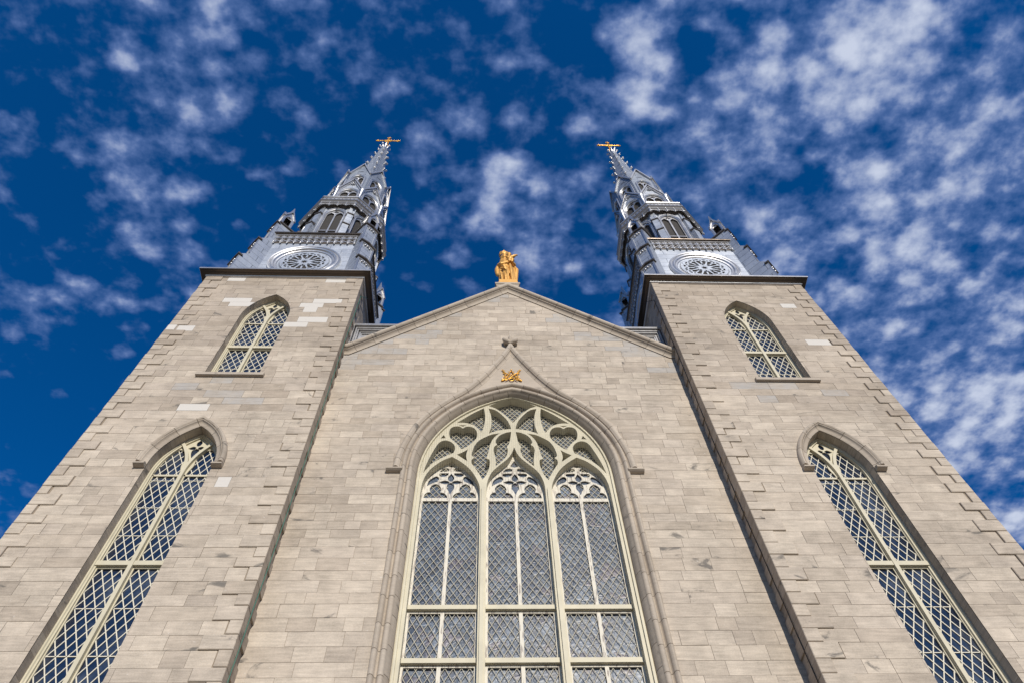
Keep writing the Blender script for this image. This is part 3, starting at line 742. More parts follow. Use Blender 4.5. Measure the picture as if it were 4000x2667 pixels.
# -- lancet windows: local x = 0 on the window's axis, y = 0 on the wall face; head arch starts at z = 0
WW, WH = .815, 1.56
def lancet_window(parent, zs, zfoot, transoms, rails, hood, sx, sill):
    """zs: springing height; zfoot: foot of the opening"""
    W = link('lancet_window', None, parent); W.location = (sx, -HW, 0); W.empty_display_size = .3
    rg = random.Random(int(zs * 100 + sx * 10))
    yf = .25
    R = MB()
    moulding(R, arch_open(WW, WH, zs, zfoot, 14), [(0, -.004), (0, .36)], lambda x, z, h: (x, h, z), rg, .42, .2, .009)
    R.build('reveal', STONE, W, attr=True, recalc=False)
    F = MB()
    F.sweep(arch_open(WW - .002, WH - .002, zs, zfoot, 14), [(0, yf), (.035, yf), (.05, yf + .03), (.085, yf + .03), (.085, yf + .13), (.0, yf + .13)], lambda x, z, h: (x, h, z))
    # mullion and its two branches
    F.box(-.045, .045, yf - .012, yf + .12, zfoot, zs + .02)
    Rr = (WW * WW + WH * WH) / (2 * WW)
    br = []
    for k in range(15):
        a = math.acos((Rr - WW * .5) / Rr) * k / 14
        br.append((-Rr + Rr * cos(a), zs + Rr * sin(a)))
    F.sweep(br, [(-.042, yf + .12), (-.042, yf - .008), (.042, yf - .008), (.042, yf + .12)], lambda x, z, h: (x, h, z))
    F.sweep([(-x, z) for x, z in br], [(-.042, yf + .121), (-.042, yf - .006), (.042, yf - .006), (.042, yf + .121)], lambda x, z, h: (x, h, z))
    for t in transoms: F.box(-WW + .05, -.046, yf + .004, yf + .12, t - .06, t + .06); F.box(.046, WW - .05, yf + .004, yf + .12, t - .06, t + .06)
    F.build('frame', CREAM, W)
    # head board: quatrefoil eye between the branches, lobed lancet heads below
    B = MB()
    yb = yf + .075
    oo = arch(WW - .04, WH - .05, zs, 14)
    eye = [smooth(shift(h, 0, zs)) for h in ([(0, 1.38, 1), (.07, 1.27), (.05, 1.16), (0, 1.12, 1), (-.05, 1.16), (-.07, 1.27)], [(-.23, 1.03, 1), (-.12, 1.11), (-.05, 1.09), (-.02, 1.06, 1), (-.05, 1.0), (-.13, .98)], [(0, 1.03, 1), (.09, .96), (.085, .82), (.0, .60, 1), (-.085, .82), (-.09, .96)])]
    eye.append(mirror(eye[1]))
    heads = []
    hd = smooth([(-.735, -.02, 1), (-.70, .25), (-.635, .55), (-.55, .80), (-.47, .93), (-.41, .98, 1), (-.30, .93), (-.20, .78), (-.14, .56), (-.16, .34), (-.10, .12), (-.08, -.02, 1)])
    hd = shift(hd, 0, zs); heads = [hd, mirror(hd)]
    o_ = [(-WW + .05, zs - .06)] + oo + [(WW - .05, zs - .06)]
    B.plate(o_, eye + heads, lambda x, z, h: (x, h, z), yb, yb + .03)
    # sash strips below
    edges = [zfoot] + sorted(transoms) + [zs]
    for z0, z1 in zip(edges, edges[1:]):
        z0 += .06 if z0 != zfoot else 0; z1 -= .06 if z1 != zs else 0
        for x0, x1 in ((-WW + .085, -WW + .112), (-.078, -.046), (.046, .078), (WW - .112, WW - .085)): B.box(x0, x1, yb, yb + .03, z0, z1)
        for x0, x1 in ((-WW + .113, -.079), (.079, WW - .113)):
            for zz in (z0, z1 - .04): B.box(x0, x1, yb + .001, yb + .03, zz, zz + .04)
    B.build('head_board', CREAM, W)
    L = MB()
    for s_ in (-1, 1):
        for z0, z1 in zip(edges, edges[1:]):
            x0, x1 = sorted((s_ * .07, s_ * (WW - .105)))
            lattice(L, [(x0, z0), (x1, z0), (x1, z1), (x0, z1)], .205, .385, yb + .036, .021, .012, [r_ for r_ in rails if z0 < r_ < z1], ox=x0)
        lattice(L, heads[0] if s_ < 0 else heads[1], .205, .385, yb + .036, .021, .012, ox=s_ * .09)
    L.build('lattice', LEAD, W)
    G = MB(); G.poly([(-WW, yb + .046, zfoot), (WW, yb + .046, zfoot), (WW, yb + .046, zs + WH), (-WW, yb + .046, zs + WH)])
    G.build('pane', GLASS, W)
    if hood:
        H = MB()
        pth = arch(WW, WH, zs, 14)
        hp_ = [(0, .012), (0, -.02), (-.03, -.045), (-.075, -.055), (-.11, -.09), (-.125, -.125), (-.14, -.13), (-.145, -.11), (-.165, -.15), (-.21, -.165), (-.25, -.13), (-.265, -.06), (-.265, .012)]
        moulding(H, pth, hp_, lambda x, z, h: (x, h, z), rg, .62, .5)
        for s_ in (-1, 1):
            q = [(.012, 0), (-.08, .0), (-.155, .03), (-.16, .07), (-.11, .12), (.012, .13)]
            x0, x1 = sorted((s_ * (WW - .0), s_ * 1.085))
            i0 = [H.p((x0, a, zs - .13 + b)) for a, b in q]; i1 = [H.p((x1, a, zs - .13 + b)) for a, b in q]
            for k in range(len(q) - 1): H.idx([i0[k], i0[k + 1], i1[k + 1], i1[k]], (.6, .5, 0))
            H.idx(i0, (.6, .5, 0)); H.idx(i1[::-1], (.6, .5, 0))
        H.build('hood_mould', TRIM, W, attr=True, smooth=True, angle=45)
    if sill:
        S_ = MB()
        q = [(.35, .06), (-.02, -.01), (-.10, -.03), (-.10, -.15), (-.07, -.16), (.012, -.16)]
        i0 = [S_.p((-1.0, a, zfoot + b)) for a, b in q]; i1 = [S_.p((1.0, a, zfoot + b)) for a, b in q]
        for k in range(len(q) - 1): S_.idx([i0[k], i0[k + 1], i1[k + 1], i1[k]], (.4, .7, 0))
        S_.idx(i0); S_.idx(i1[::-1])
        S_.build('sill', TRIM, W, attr=True)
    return W

WHITE_L = [(-10.2, -9.2, 24.56), (-9.9, -8.95, 24.22), (-7.02, -6.0, 24.62), (-7.42, -6.6, 24.22), (-7.22, -6.75, 23.9), (-7.25, -6.25, 23.3), (-7.64, -6.85, 22.98), (-11.05, -10.5, 22.6), (-9.4, -8.55, 17.95), (-7.35, -7.02, 15.1), (-10.55, -9.9, 26.15), (-6.9, -6.1, 26.15)]
WHITE_R = [(10.0, 10.55, 24.7), (9.95, 10.75, 21.95)]
DARK_L = [(-9.4, -8.7, 25.35, .0), (-6.9, -6.2, 25.0, .0)]
def build_tower(sx, label, white, seed):
    X0 = sx * XC
    T = thing('bell_tower', label, 'bell tower', (X0, CY, 0), 'twin bell towers of the church')
    rg = random.Random(seed)
    zs_u, zs_l = 23.45, 15.65
    op_u = arch_open(WW, WH, zs_u, 19.78, 14); op_l = arch_open(WW, WH, zs_l, 5.2, 14)
    cs = courses(0, 26.37, rg)
    qlong = [rg.random() < .0 or (i % 2 == 0) for i in range(len(cs))]
    mb = MB()
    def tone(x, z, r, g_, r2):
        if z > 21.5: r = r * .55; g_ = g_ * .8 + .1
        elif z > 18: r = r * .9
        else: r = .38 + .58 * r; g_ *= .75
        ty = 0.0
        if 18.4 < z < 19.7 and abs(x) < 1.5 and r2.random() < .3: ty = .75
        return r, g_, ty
    LQ, SQ = .58, .25
    forced = [(a - X0, b - X0, z) for a, b, z in white]
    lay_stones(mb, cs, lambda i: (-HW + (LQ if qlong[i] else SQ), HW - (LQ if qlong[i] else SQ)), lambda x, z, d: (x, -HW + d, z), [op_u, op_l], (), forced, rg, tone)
    mortar(mb, -HW, HW, 0, 26.37, lambda x, z, d: (x, -HW + d, z), [op_u, op_l])
    for s_ in (-1, 1):                                     # side walls
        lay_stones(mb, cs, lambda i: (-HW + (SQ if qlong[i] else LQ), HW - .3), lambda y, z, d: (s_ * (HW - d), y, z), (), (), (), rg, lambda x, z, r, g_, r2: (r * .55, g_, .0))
        mortar(mb, -HW, HW, 0, 26.37, lambda y, z, d: (s_ * (HW - d), y, z))
    mb.poly([(-HW, HW, 0), (HW, HW, 0), (HW, HW, 26.37), (-HW, HW, 26.37)], (.4, .4, 0))
    mb.build('wall', STONE, T, attr=True, recalc=False)
    # quoins: raised corner blocks, alternately long and short
    for s_ in (-1, 1):
        Q = MB()
        for i in range(len(cs) - 1):
            lf, ls = (LQ, SQ) if qlong[i] else (SQ, LQ)
            z0, z1 = cs[i] + .005, cs[i + 1] - .005
            p = .036 + rg.uniform(-.006, .008); lf += rg.uniform(-.05, .05)
            r, g_ = rg.betavariate(2.6, 1.9), rg.betavariate(1.3, 2.2); xm = s_ * HW
            r, g_, _ = tone(5, (z0 + z1) / 2, r, g_, rg)
            c = (r, g_, 0.0)
            for f in forced:
                if f[2] > z0 and f[2] < z1 and (f[0] < -2.4 and s_ < 0): c = (.9, .2, 1.0)
            xs = sorted((s_ * (HW - lf), s_ * (HW + p)))
            b = .012
            o = [(xs[0], z0), (xs[1], z0), (xs[1], z1), (xs[0], z1)]; inn = [(xs[0] + b, z0 + b), (xs[1] - b, z0 + b), (xs[1] - b, z1 - b), (xs[0] + b, z1 - b)]
            i0 = [Q.p((x, -HW + .012, z)) for x, z in o]; i1 = [Q.p((x, -HW - p + b, z)) for x, z in o]; i2 = [Q.p((x, -HW - p, z)) for x, z in inn]
            for k in range(4):
                Q.idx([i0[k], i0[(k + 1) % 4], i1[(k + 1) % 4], i1[k]], c); Q.idx([i1[k], i1[(k + 1) % 4], i2[(k + 1) % 4], i2[k]], c)
            Q.idx(i2, c)
            xo = s_ * (HW + p)                             # return on the side, its tone darkened to paint in the flank's shade
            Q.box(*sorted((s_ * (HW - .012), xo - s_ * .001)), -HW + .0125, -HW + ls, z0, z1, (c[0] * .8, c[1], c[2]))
        Q.build('quoin_strip', STONE, T, attr=True, recalc=True)
    lancet_window(T, zs_u, 19.78, (21.78,), (20.6, 22.75), False, 0, True)
    lancet_window(T, zs_l, 5.2, (12.72, 8.6), (9.5, 10.5, 11.6, 13.6, 14.5, 15.45), True, 0, False)
    # cornice
    C_ = MB()
    cp_ = [(.07, 26.40), (.085, 26.425), (.12, 26.44), (.17, 26.455), (.205, 26.48), (.25, 26.485), (.255, 26.50), (.30, 26.505)]
    sqp = [(-HW, -HW), (HW, -HW), (HW, HW), (-HW, HW)]
    C_.sweep(sqp, cp_, lambda x, y, h: (x, y, h), closed=True)
    for lp in ([(-.05, 26.34), (.045, 26.34), (.075, 26.352), (.085, 26.375), (.07, 26.40), (.0, 26.40)], [(.295, 26.503), (.31, 26.51), (.315, 26.54), (.31, 26.59), (.28, 26.605), (-.6, 26.66)]):
        Cl_ = MB(); Cl_.sweep(sqp, lp, lambda x, y, h: (x, y, h), closed=True); Cl_.build('cornice_bead', TINTRIM, T, smooth=True, angle=50)
    C_.poly([(-HW + .6, -HW + .6, 26.66), (HW - .6, -HW + .6, 26.66), (HW - .6, HW - .6, 26.66), (-HW + .6, HW - .6, 26.66)])
    C_.build('cornice', TINCOR, T, smooth=True, angle=35)
    return T
TINCOR = tin('cornice_tin', (.105, .085, .068), .33, .85, None, .3)  # very dark base paints the soffit's shade into the cornice; beads stay bright

# -- metal stages: built once in tower coordinates (z absolute, axis at 0,0), then copied
def ring8(a, z): R = a / cos(pi / 8); return [(R * cos(-pi / 2 - pi / 8 + k * pi / 4), R * sin(-pi / 2 - pi / 8 + k * pi / 4)) for k in range(8)]
def rotz(k, step=pi / 4): return Matrix.Rotation(k * step, 4, 'Z')
def build_spire(T):
    A = 2.25
    S_ = MB(); S_.box(-A, A, -A, A, 26.6, 32.0)
    S_.build('clock_stage', TIN, T) if False else S_.build('rose_stage', TIN, T)
    # rose window
    rose = link('rose_window', None, T); 
    R_ = MB()
    zc = 29.22
    prof = [(1.50, -A + .0), (1.50, -A - .09), (1.46, -A - .135), (1.41, -A - .12), (1.39, -A - .08), (1.36, -A - .085), (1.31, -A - .13), (1.25, -A - .11), (1.21, -A - .05), (1.18, -A - .045), (1.14, -A - .035), (1.12, -A - .01)]
    R_.lathe(prof, 72, (0, 0, zc), 'y'); 
    R_.lathe([(1.045, -A - .004), (1.035, -A - .022), (1.02, -A - .022), (1.01, -A - .004)], 72, (0, 0, zc), 'y')
    ringm = R_.build('ring', TINTRIM, rose, smooth=True, angle=35)
    P_ = MB(); hs = []
    def pol(r, a): return (r * sin(a), zc + r * cos(a))
    N = 16
    hs.append([pol(.085 if k % 2 else .16, k * pi / 8) for k in range(16)])
    for k in range(N):
        a = k * 2 * pi / N
        if k % 2 == 0: hs.append([pol(.22, a), pol(.31, a + .12), pol(.40, a + .08), pol(.45, a), pol(.40, a - .08), pol(.31, a - .12)])
        a2 = a + pi / N
        hs.append([pol(.30, a2), pol(.45, a2 + .13), pol(.58, a2 + .13), pol(.60, a2 + .165), pol(.67, a2 + .14), pol(.72, a2), pol(.67, a2 - .14), pol(.60, a2 - .165), pol(.58, a2 - .13), pol(.45, a2 - .13)])
        hs.append([pol(.70, a), pol(.76, a + .07), pol(.80, a + .03), pol(.82, a), pol(.80, a - .03), pol(.76, a - .07)])
        hs.append([pol(.76, a2), pol(.82, a2 + .10), pol(.85, a2 + .13), pol(.87, a2 + .05), pol(.87, a2 - .05), pol(.85, a2 - .13), pol(.82, a2 - .10)])
    P_.plate([pol(1.0, k * pi / 36) for k in range(72)], hs, lambda x, z, h: (x, h, z), -A - .045, -A - .012)
    P_.build('tracery', TIN, rose)
    D_ = MB(); D_.poly([(*((lambda q: (q[0], -A - .008, q[1]))(pol(.93, k * pi / 18))),) for k in range(36)]); D_.build('pane', SCREEN, rose)
    for k in (1, 3): copy_to(rose, T, rotz(k, pi / 2))
    # corbel frieze
    Fz = MB(); hs = []; n_ = 12; x0 = -1.765; bw = .294
    y_ = -A - .06; f_ = lambda x, z, h: (x, h, z)
    for k in range(n_):
        c = x0 + (k + .5) * bw; zq = 31.79
        q = []
        for j in range(24):
            a = 2 * pi * j / 24; r = .035 + .042 * abs(cos(2 * a)) ** .8
            q.append((c + r * sin(a) * 1.1, zq + r * cos(a) * 1.3))
        hs.append(q)
        hs.append(smooth([(c - .11, 31.40, 1), (c - .10, 31.47), (c - .055, 31.475, 1), (c - .05, 31.545), (c, 31.57), (c + .05, 31.545), (c + .055, 31.475, 1), (c + .10, 31.47), (c + .11, 31.40, 1), (c + .07, 31.36), (c, 31.42), (c - .07, 31.36)]))
    bot = []
    for k in range(n_):
        c = x0 + (k + .5) * bw
        bot += [(c - bw / 2 + .01, 31.18), (c - .10, 31.25), (c - .04, 31.33), (c, 31.36), (c + .04, 31.33), (c + .10, 31.25), (c + bw / 2 - .01, 31.18)]
    Fz.plate(bot + [(x0 + n_ * bw, 31.98), (x0, 31.98)], hs, f_, y_, y_ + .03)
    for k in range(n_ + 1):
        x = x0 + k * bw; Fz.box(x - .014, x + .014, y_ - .035, y_ + .03, 31.2, 31.97); Fz.ball((x, y_ - .03, 31.17), .05, 10, 7); Fz.ball((x, y_ - .03, 31.09), .025, 8, 5)
    for z_ in (31.61, 31.95): Fz.box(x0 - .05, x0 + n_ * bw + .05, y_ - .045, y_ + .03, z_ - .022, z_ + .022)
    fz = Fz.build('corbel_frieze', TINTRIM, T, smooth=True, angle=35)
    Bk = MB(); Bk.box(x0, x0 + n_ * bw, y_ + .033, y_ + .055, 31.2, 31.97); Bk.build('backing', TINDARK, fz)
    for k in (1, 3): copy_to(fz, T, rotz(k, pi / 2))
    Cn = MB()
    Cn.sweep([(-1.93, -A), (1.93, -A)], [(-.02, 31.98), (.07, 31.98), (.085, 32.0), (.13, 32.05), (.17, 32.06), (.18, 32.085), (.18, 32.13), (.15, 32.15), (-.6, 32.22)], lambda x, y, h: (x, y, h))
    cnm = Cn.mesh('stage_cornice', TINCOR)
    for k in range(4): link('stage_cornice', cnm, T, rotz(k, pi / 2))
    Cp = MB(); Cp.poly([(-2.2, -2.2, 32.1), (2.2, -2.2, 32.1), (2.2, 2.2, 32.1), (-2.2, 2.2, 32.1)]); Cp.build('stage_roof', TINROOF, T)
    # diagonal buttresses, modelled pointing to -y then turned by 45 degrees
    Bt = MB(); hw = .34
    pf = [(1.9, 26.6), (3.69, 26.6), (3.69, 28.72), (3.42, 29.15), (3.42, 30.82), (3.18, 31.24), (3.18, 33.18), (1.9, 33.18)]
    i0 = [Bt.p((-hw, -d, z)) for d, z in pf]; i1 = [Bt.p((hw, -d, z)) for d, z in pf]
    Bt.idx(i0); Bt.idx(i1[::-1])
    for k in range(len(pf)): Bt.idx([i0[k], i0[(k + 1) % len(pf)], i1[(k + 1) % len(pf)], i1[k]])
    bt = Bt.mesh('buttress', TIN)
    bfs, bcs = [], []
    for d, z0, z1 in ((3.69, 26.7, 28.62), (3.42, 29.25, 30.72), (3.18, 31.34, 33.05)):
        Bf = MB()
        for x0_, x1_ in ((-hw, -hw + .075), (hw - .075, hw)): Bf.box(x0_, x1_, -d - .045, -d + .002, z0, z1)
        Bf.box(-hw + .076, hw - .076, -d - .043, -d + .002, z1 - .10, z1); Bf.box(-hw + .076, hw - .076, -d - .043, -d + .002, z0, z0 + .06)
        for x_ in (-.12, 0, .12): Bf.ball((x_, -d - .03, z1 - .17 - abs(x_) * .4), .05, 8, 6)
        bfs.append(Bf.mesh('panel_frame', TINTRIM, smooth=True, angle=35))
    for d, z1 in ((3.69, 28.72), (3.42, 30.82), (3.18, 33.18)):
        # gabled cap over the end of each stage
        Bc = MB(); pts = [(-hw - .06, z1 - .16), (-hw - .06, z1 - .08), (0, z1 + .10), (hw + .06, z1 - .08), (hw + .06, z1 - .16), (0, z1 + .0)]
        Bc.plate(pts, [], lambda x, z, h: (x, h, z), -d - .11, -d + .10)
        if d < 3.2: Bc.box(-hw - .07, hw + .07, -3.14, -1.95, 33.18, 33.26)
        bcs.append(Bc.mesh('cap', TINDARK))
    # pinnacle standing on the buttress
    Pn = MB(); dc = 2.86; hwp = .25
    for k in range(4):
        Pn.T = Matrix.Translation((0, -dc, 0)) @ rotz(k, pi / 2)
        pent = [(-hwp, 33.26), (hwp, 33.26), (hwp, 34.32), (0, 35.02), (-hwp, 34.32)]
        Pn.plate(pent, [arch_open(.155, .28, 34.2, 33.34, 6)], lambda x, z, h: (x, h, z), -hwp, -hwp + .05)
        Pn.bar((-hwp - .03, -hwp - .02, 34.27), (0, -hwp - .02, 35.1), .06, .1); Pn.bar((hwp + .03, -hwp - .02, 34.27), (0, -hwp - .02, 35.1), .06, .1)
        Pn.box(-hwp - .03, -hwp + .05, -hwp - .03, -hwp + .05, 33.26, 34.3)
    Pn.T = Matrix.Translation((0, -dc, 0)); Pn.lathe([(.3, 34.3), (.2, 34.9), (.11, 35.5), (.02, 36.12), (.0, 36.14)], 4, ph=pi / 4); Pn.T = None
    pn = Pn.mesh('pinnacle', TINTRIM)
    Pd = MB(); Pd.box(-.17, .17, -dc - .1, -dc + .1, 33.27, 34.3); pd = Pd.mesh('niche', SCREEN)
    for k in range(4):
        mw = Matrix.Rotation(pi / 4 + k * pi / 2, 4, 'Z')
        b = link('buttress', bt, T, mw)
        for q_ in bfs: link('panel_frame', q_, b)
        for q_ in bcs: link('cap', q_, b)
        link('pinnacle', pn, T, mw)
    # octagonal belfry
    a0 = 1.86
    Wl = MB(); tw = math.tan(pi / 8)
    VIS = (0, 1, 2, 6, 7)
    for k in range(8):
        Wl.T = rotz(k); h_ = a0 * tw
        holes_ = [arch_open(.47, .68, 35.85, 32.35, 8)] if k in VIS else []
        Wl.plate([(-h_, 32.1), (h_, 32.1), (h_, 37.2), (-h_, 37.2)], holes_, lambda x, z, h: (x, h, z), -a0, -a0 + .14)
    Wl.T = None
    Wl.build('belfry_wall', TIN, T)
    def win(name, a, w_, h_, zs, zf, trans, op_out=.06):
        q = MB()
        q.sweep(arch_open(w_, h_, zs, zf, 10), [(.03, -a + .02), (.03, -a - .03), (.0, -a - .055), (-.035, -a - .045), (-.05, -a - .07), (-.085, -a - .075), (-.11, -a - .03), (-.115, -a + .01)], lambda x, z, h: (x, h, z))
        lw = (w_ - .03) / 2; sh = zs - .05
        la = arch_open(lw - .035, h_ * .55, sh, zf + .03, 6, -lw - .0); 
        tre = []
        for j in range(24):
            an = 2 * pi * j / 24; r = w_ * (.13 + .13 * abs(cos(1.5 * an)) ** .7); tre.append((r * sin(an) * 1.15, zs + h_ * .60 + r * cos(an)))
        q.plate(arch_open(w_ - .01, h_ - .01, zs, zf, 10), [la, mirror(la), tre], lambda x, z, h: (x, h, z), -a + .03, -a + .09)
        for t_ in trans: q.box(-w_ + .04, w_ - .04, -a + .025, -a + .085, t_ - .035, t_ + .035)
        m1 = q.mesh(name, TINTRIM, smooth=True, angle=35)
        p = MB(); p.poly([(-w_, -a + .115, zf), (w_, -a + .115, zf), (w_, -a + .115, zs + h_), (-w_, -a + .115, zs + h_)])
        return m1, p.mesh('pane', SCREEN)
    def put8(name, ms, ks):
        for k in ks:
            o = link(name, ms[0], T, rotz(k)); link('pane', ms[1], o)
    put8('belfry_window', win('belfry_window', a0, .47, .68, 35.85, 32.3, (33.85,)), VIS)
    # pilasters with sloping caps on the eight corners
    Pl = MB(); 
    for R_, z0, z1 in ((2.27, 32.1, 34.1), (2.12, 34.1, 35.75), (2.03, 35.75, 36.8)):
        Pl.box(-.15, .15, -R_, -1.7, z0, z1)
    plm = Pl.mesh('pilaster', TIN)
    pcs = []
    for R_, z1 in ((2.27, 34.1), (2.12, 35.75)):
        Pc = MB(); i = [Pc.p(q) for q in ((-.18, -R_ - .05, z1 - .07), (.18, -R_ - .05, z1 - .07), (.18, -R_ - .05, z1), (-.18, -R_ - .05, z1), (-.18, -R_ + .2, z1 + .0), (.18, -R_ + .2, z1 + .0), (.18, -R_ + .2, z1 + .22), (-.18, -R_ + .2, z1 + .22))]
        for f in ((0, 1, 2, 3), (4, 7, 6, 5), (0, 4, 5, 1), (3, 2, 6, 7), (0, 3, 7, 4), (1, 5, 6, 2)): Pc.idx([i[j] for j in f])
        pcs.append(Pc.mesh('cap', TINDARK))
    for k in range(8):
        mw = Matrix.Rotation(pi / 8 + k * pi / 4, 4, 'Z'); o = link('pilaster', plm, T, mw)
        for q_ in pcs: link('cap', q_, o)
    # gallery cornice and parapet
    Gc = MB(); r8 = ring8(1.0, 0)
    def oct_sweep(mbx, prof): mbx.sweep(ring8(1.0, 0), [(a - 1.0, z) for a, z in prof], lambda x, y, h: (x, y, h), closed=True)
    So = MB(); oct_sweep(So, [(1.84, 36.72), (1.86, 36.84), (1.98, 36.92), (2.07, 36.95), (2.075, 37.02)])
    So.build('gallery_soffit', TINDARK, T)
    oct_sweep(Gc, [(2.06, 37.02), (2.10, 37.03), (2.13, 37.06), (2.18, 37.10), (2.21, 37.11), (2.21, 37.17), (2.19, 37.2), (2.13, 37.22), (2.10, 37.22), (1.5, 37.24)])
    oct_sweep(Gc, [(2.10, 37.68), (2.16, 37.69), (2.17, 37.72), (2.16, 37.76), (2.06, 37.77), (2.04, 37.68), (2.10, 37.68)])
    Gc.build('gallery_cornice', TINTRIM, T)
    Pp = MB(); ap = 2.10; hwf = ap * tw; hs = []; nb = 8; bw = 2 * (hwf - .06) / nb
    for k in range(nb):
        c = -hwf + .06 + (k + .5) * bw; q = []
        for j in range(20):
            an = 2 * pi * j / 20; r = .04 + .055 * abs(cos(2 * an + (pi / 2 if k % 2 else 0))); q.append((c + r * sin(an) * .8, 37.45 + r * cos(an) * 1.3))
        hs.append(q)
    Pp.plate([(-hwf, 37.2), (hwf, 37.2), (hwf, 37.7), (-hwf, 37.7)], hs, lambda x, z, h: (x, h, z), -ap, -ap + .03)
    pm = Pp.mesh('parapet', TINTRIM)
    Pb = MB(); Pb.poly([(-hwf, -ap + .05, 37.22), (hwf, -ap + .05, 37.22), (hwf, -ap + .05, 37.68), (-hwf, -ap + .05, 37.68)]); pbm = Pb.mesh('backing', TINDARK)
    Cb = MB(); ab = 2.085; hwf = ab * tw; nb = 4; bw = 2 * hwf / nb; bot = []
    for k in range(nb):
        c = -hwf + (k + .5) * bw
        bot += [(c - bw / 2 + .02, 36.62), (c - .15, 36.70), (c - .11, 36.75), (c - .05, 36.75), (c, 36.80), (c + .05, 36.75), (c + .11, 36.75), (c + .15, 36.70), (c + bw / 2 - .02, 36.62)]
    Cb.plate(bot + [(hwf, 37.03), (-hwf, 37.03)], [], lambda x, z, h: (x, h, z), -ab, -ab + .03)
    for k in range(nb + 1):
        x = -hwf + k * bw * .985 + .007 * nb / 2; Cb.box(x - .02, x + .02, -ab - .045, -ab, 36.6, 37.04); Cb.ball((x, -ab - .03, 36.57), .048, 9, 6)
    Cb.box(-hwf, hwf, -ab - .05, -ab, 36.88, 36.92)
    cbm = Cb.mesh('corbel_table', TINTRIM, smooth=True, angle=35)
    for k in range(8):
        o = link('parapet', pm, T, rotz(k)); link('backing', pbm, o)
        link('corbel_table', cbm, T, rotz(k))
    # gallery storey with gablets
    a1 = 1.62; h1 = a1 * tw
    Wg = MB()
    for k in range(8):
        Wg.T = rotz(k)
        Wg.plate([(-h1, 37.2), (h1, 37.2), (h1, 40.3), (0, 41.86), (-h1, 40.3)], [arch_open(.5, .62, 39.75, 37.6, 8)] if k in VIS else [], lambda x, z, h: (x, h, z), -a1, -a1 + .12)
    Wg.T = None; Wg.build('gallery_wall', TIN, T)
    put8('gallery_window', win('gallery_window', a1, .5, .62, 39.75, 37.6, ()), VIS)
    Gb = MB()
    for s_ in (-1, 1):
        Gb.bar((s_ * (h1 + .03), -a1 - .05, 40.25), (0, -a1 - .05, 41.98), .09, .16); Gb.bar((s_ * (h1 - .05), -a1 - .04, 40.1), (0, -a1 - .04, 41.72), .05, .08)
        Gb.poly([(0, -a1 - .1, 41.97), (s_ * h1, -a1 - .1, 40.28), (s_ * h1 * .8, -1.3, 40.3), (0, -1.2, 41.97)])
    Gb.ball((0, -a1 - .07, 41.28), .07, 8, 6); Gb.ball((.09, -a1 - .06, 41.2), .05, 8, 6); Gb.ball((-.09, -a1 - .06, 41.2), .05, 8, 6); Gb.ball((0, -a1 - .06, 41.14), .05, 8, 6)
    gbm = Gb.mesh('gablet', TINTRIM)
    Cl = MB(); Rc = 1.80
    Cl.lathe([(.0, 37.2), (.12, 37.2), (.12, 37.4), (.085, 37.45), (.085, 39.72), (.11, 39.75), (.11, 39.80), (.09, 39.83), (.09, 39.87), (.12, 39.9), (.15, 40.02), (.16, 40.04), (.16, 40.12), (.0, 40.3)], 10, (0, -Rc, 0))
    clm = Cl.mesh('colonnette', TINTRIM, smooth=True, angle=45)
    for k in range(8):
        link('gablet', gbm, T, rotz(k)); link('colonnette', clm, T, Matrix.Rotation(pi / 8 + k * pi / 4, 4, 'Z'))
    # spire storey with larger gables
    a2 = 1.42; h2 = a2 * tw
    Ws = MB()
    for k in range(8):
        Ws.T = rotz(k)
        hs = [arch_open(.36, .55, 42.95, 40.6, 8)] if k in VIS else []
        if k in VIS: hs.append([(-.17, 44.22), (-.08, 44.33), (0, 44.30), (.08, 44.33), (.17, 44.22), (.08, 44.25), (0, 44.36), (-.08, 44.25)][:5] + [(.06, 44.24), (0, 44.22), (-.06, 44.24)])
        Ws.plate([(-h2, 39.6), (h2, 39.6), (h2, 43.85), (0, 45.5), (-h2, 43.85)], hs, lambda x, z, h: (x, h, z), -a2, -a2 + .1)
        Ws.poly([(-h2, -a2, 43.85), (0, -a2, 45.5), (0, -.85, 45.7)]); Ws.poly([(h2, -a2, 43.85), (0, -a2, 45.5), (0, -.85, 45.7)])
    Ws.T = None; Ws.build('spire_wall', TINROOF, T)
    put8('spire_window', win('spire_window', a2, .36, .55, 42.95, 40.6, ()), VIS)
    Gs = MB()
    for s_ in (-1, 1): Gs.bar((s_ * (h2 + .02), -a2 - .04, 43.78), (0, -a2 - .04, 45.6), .08, .13)
    Gs.ball((0, -a2 - .05, 45.62), .07, 8, 6)
    gsm = Gs.mesh('spire_gable', TINTRIM)
    for k in range(8): link('spire_gable', gsm, T, rotz(k))
    Sp = MB()
    prof = [(43.8, 1.38), (45.0, 1.06), (46.2, .83), (48.0, .67), (49.5, .575), (50.9, .475), (52.4, .36), (53.4, .29), (54.6, .20), (55.0, .12)]
    Sp.lathe([(a / cos(pi / 8), z) for z, a in prof], 8, ph=-pi / 2 - pi / 8)
    sp = Sp.build('spire', TINROOF, T)
    Ck = MB()
    Ck.tube([(0, .04, -.10), (0, -.05, -.06), (0, -.13, .0), (0, -.17, .08)], [.05, .05, .045, .05], 7)
    Ck.ball((0, -.18, .10), .085, 8, 6); Ck.ball((.07, -.15, .04), .05, 7, 5); Ck.ball((-.07, -.15, .04), .05, 7, 5)
    ckm = Ck.mesh('crocket', TINTRIM, smooth=True, angle=60)
    def aat(z):
        for (z0, a_), (z1, b_) in zip(prof, prof[1:]):
            if z0 <= z <= z1: return a_ + (b_ - a_) * (z - z0) / (z1 - z0)
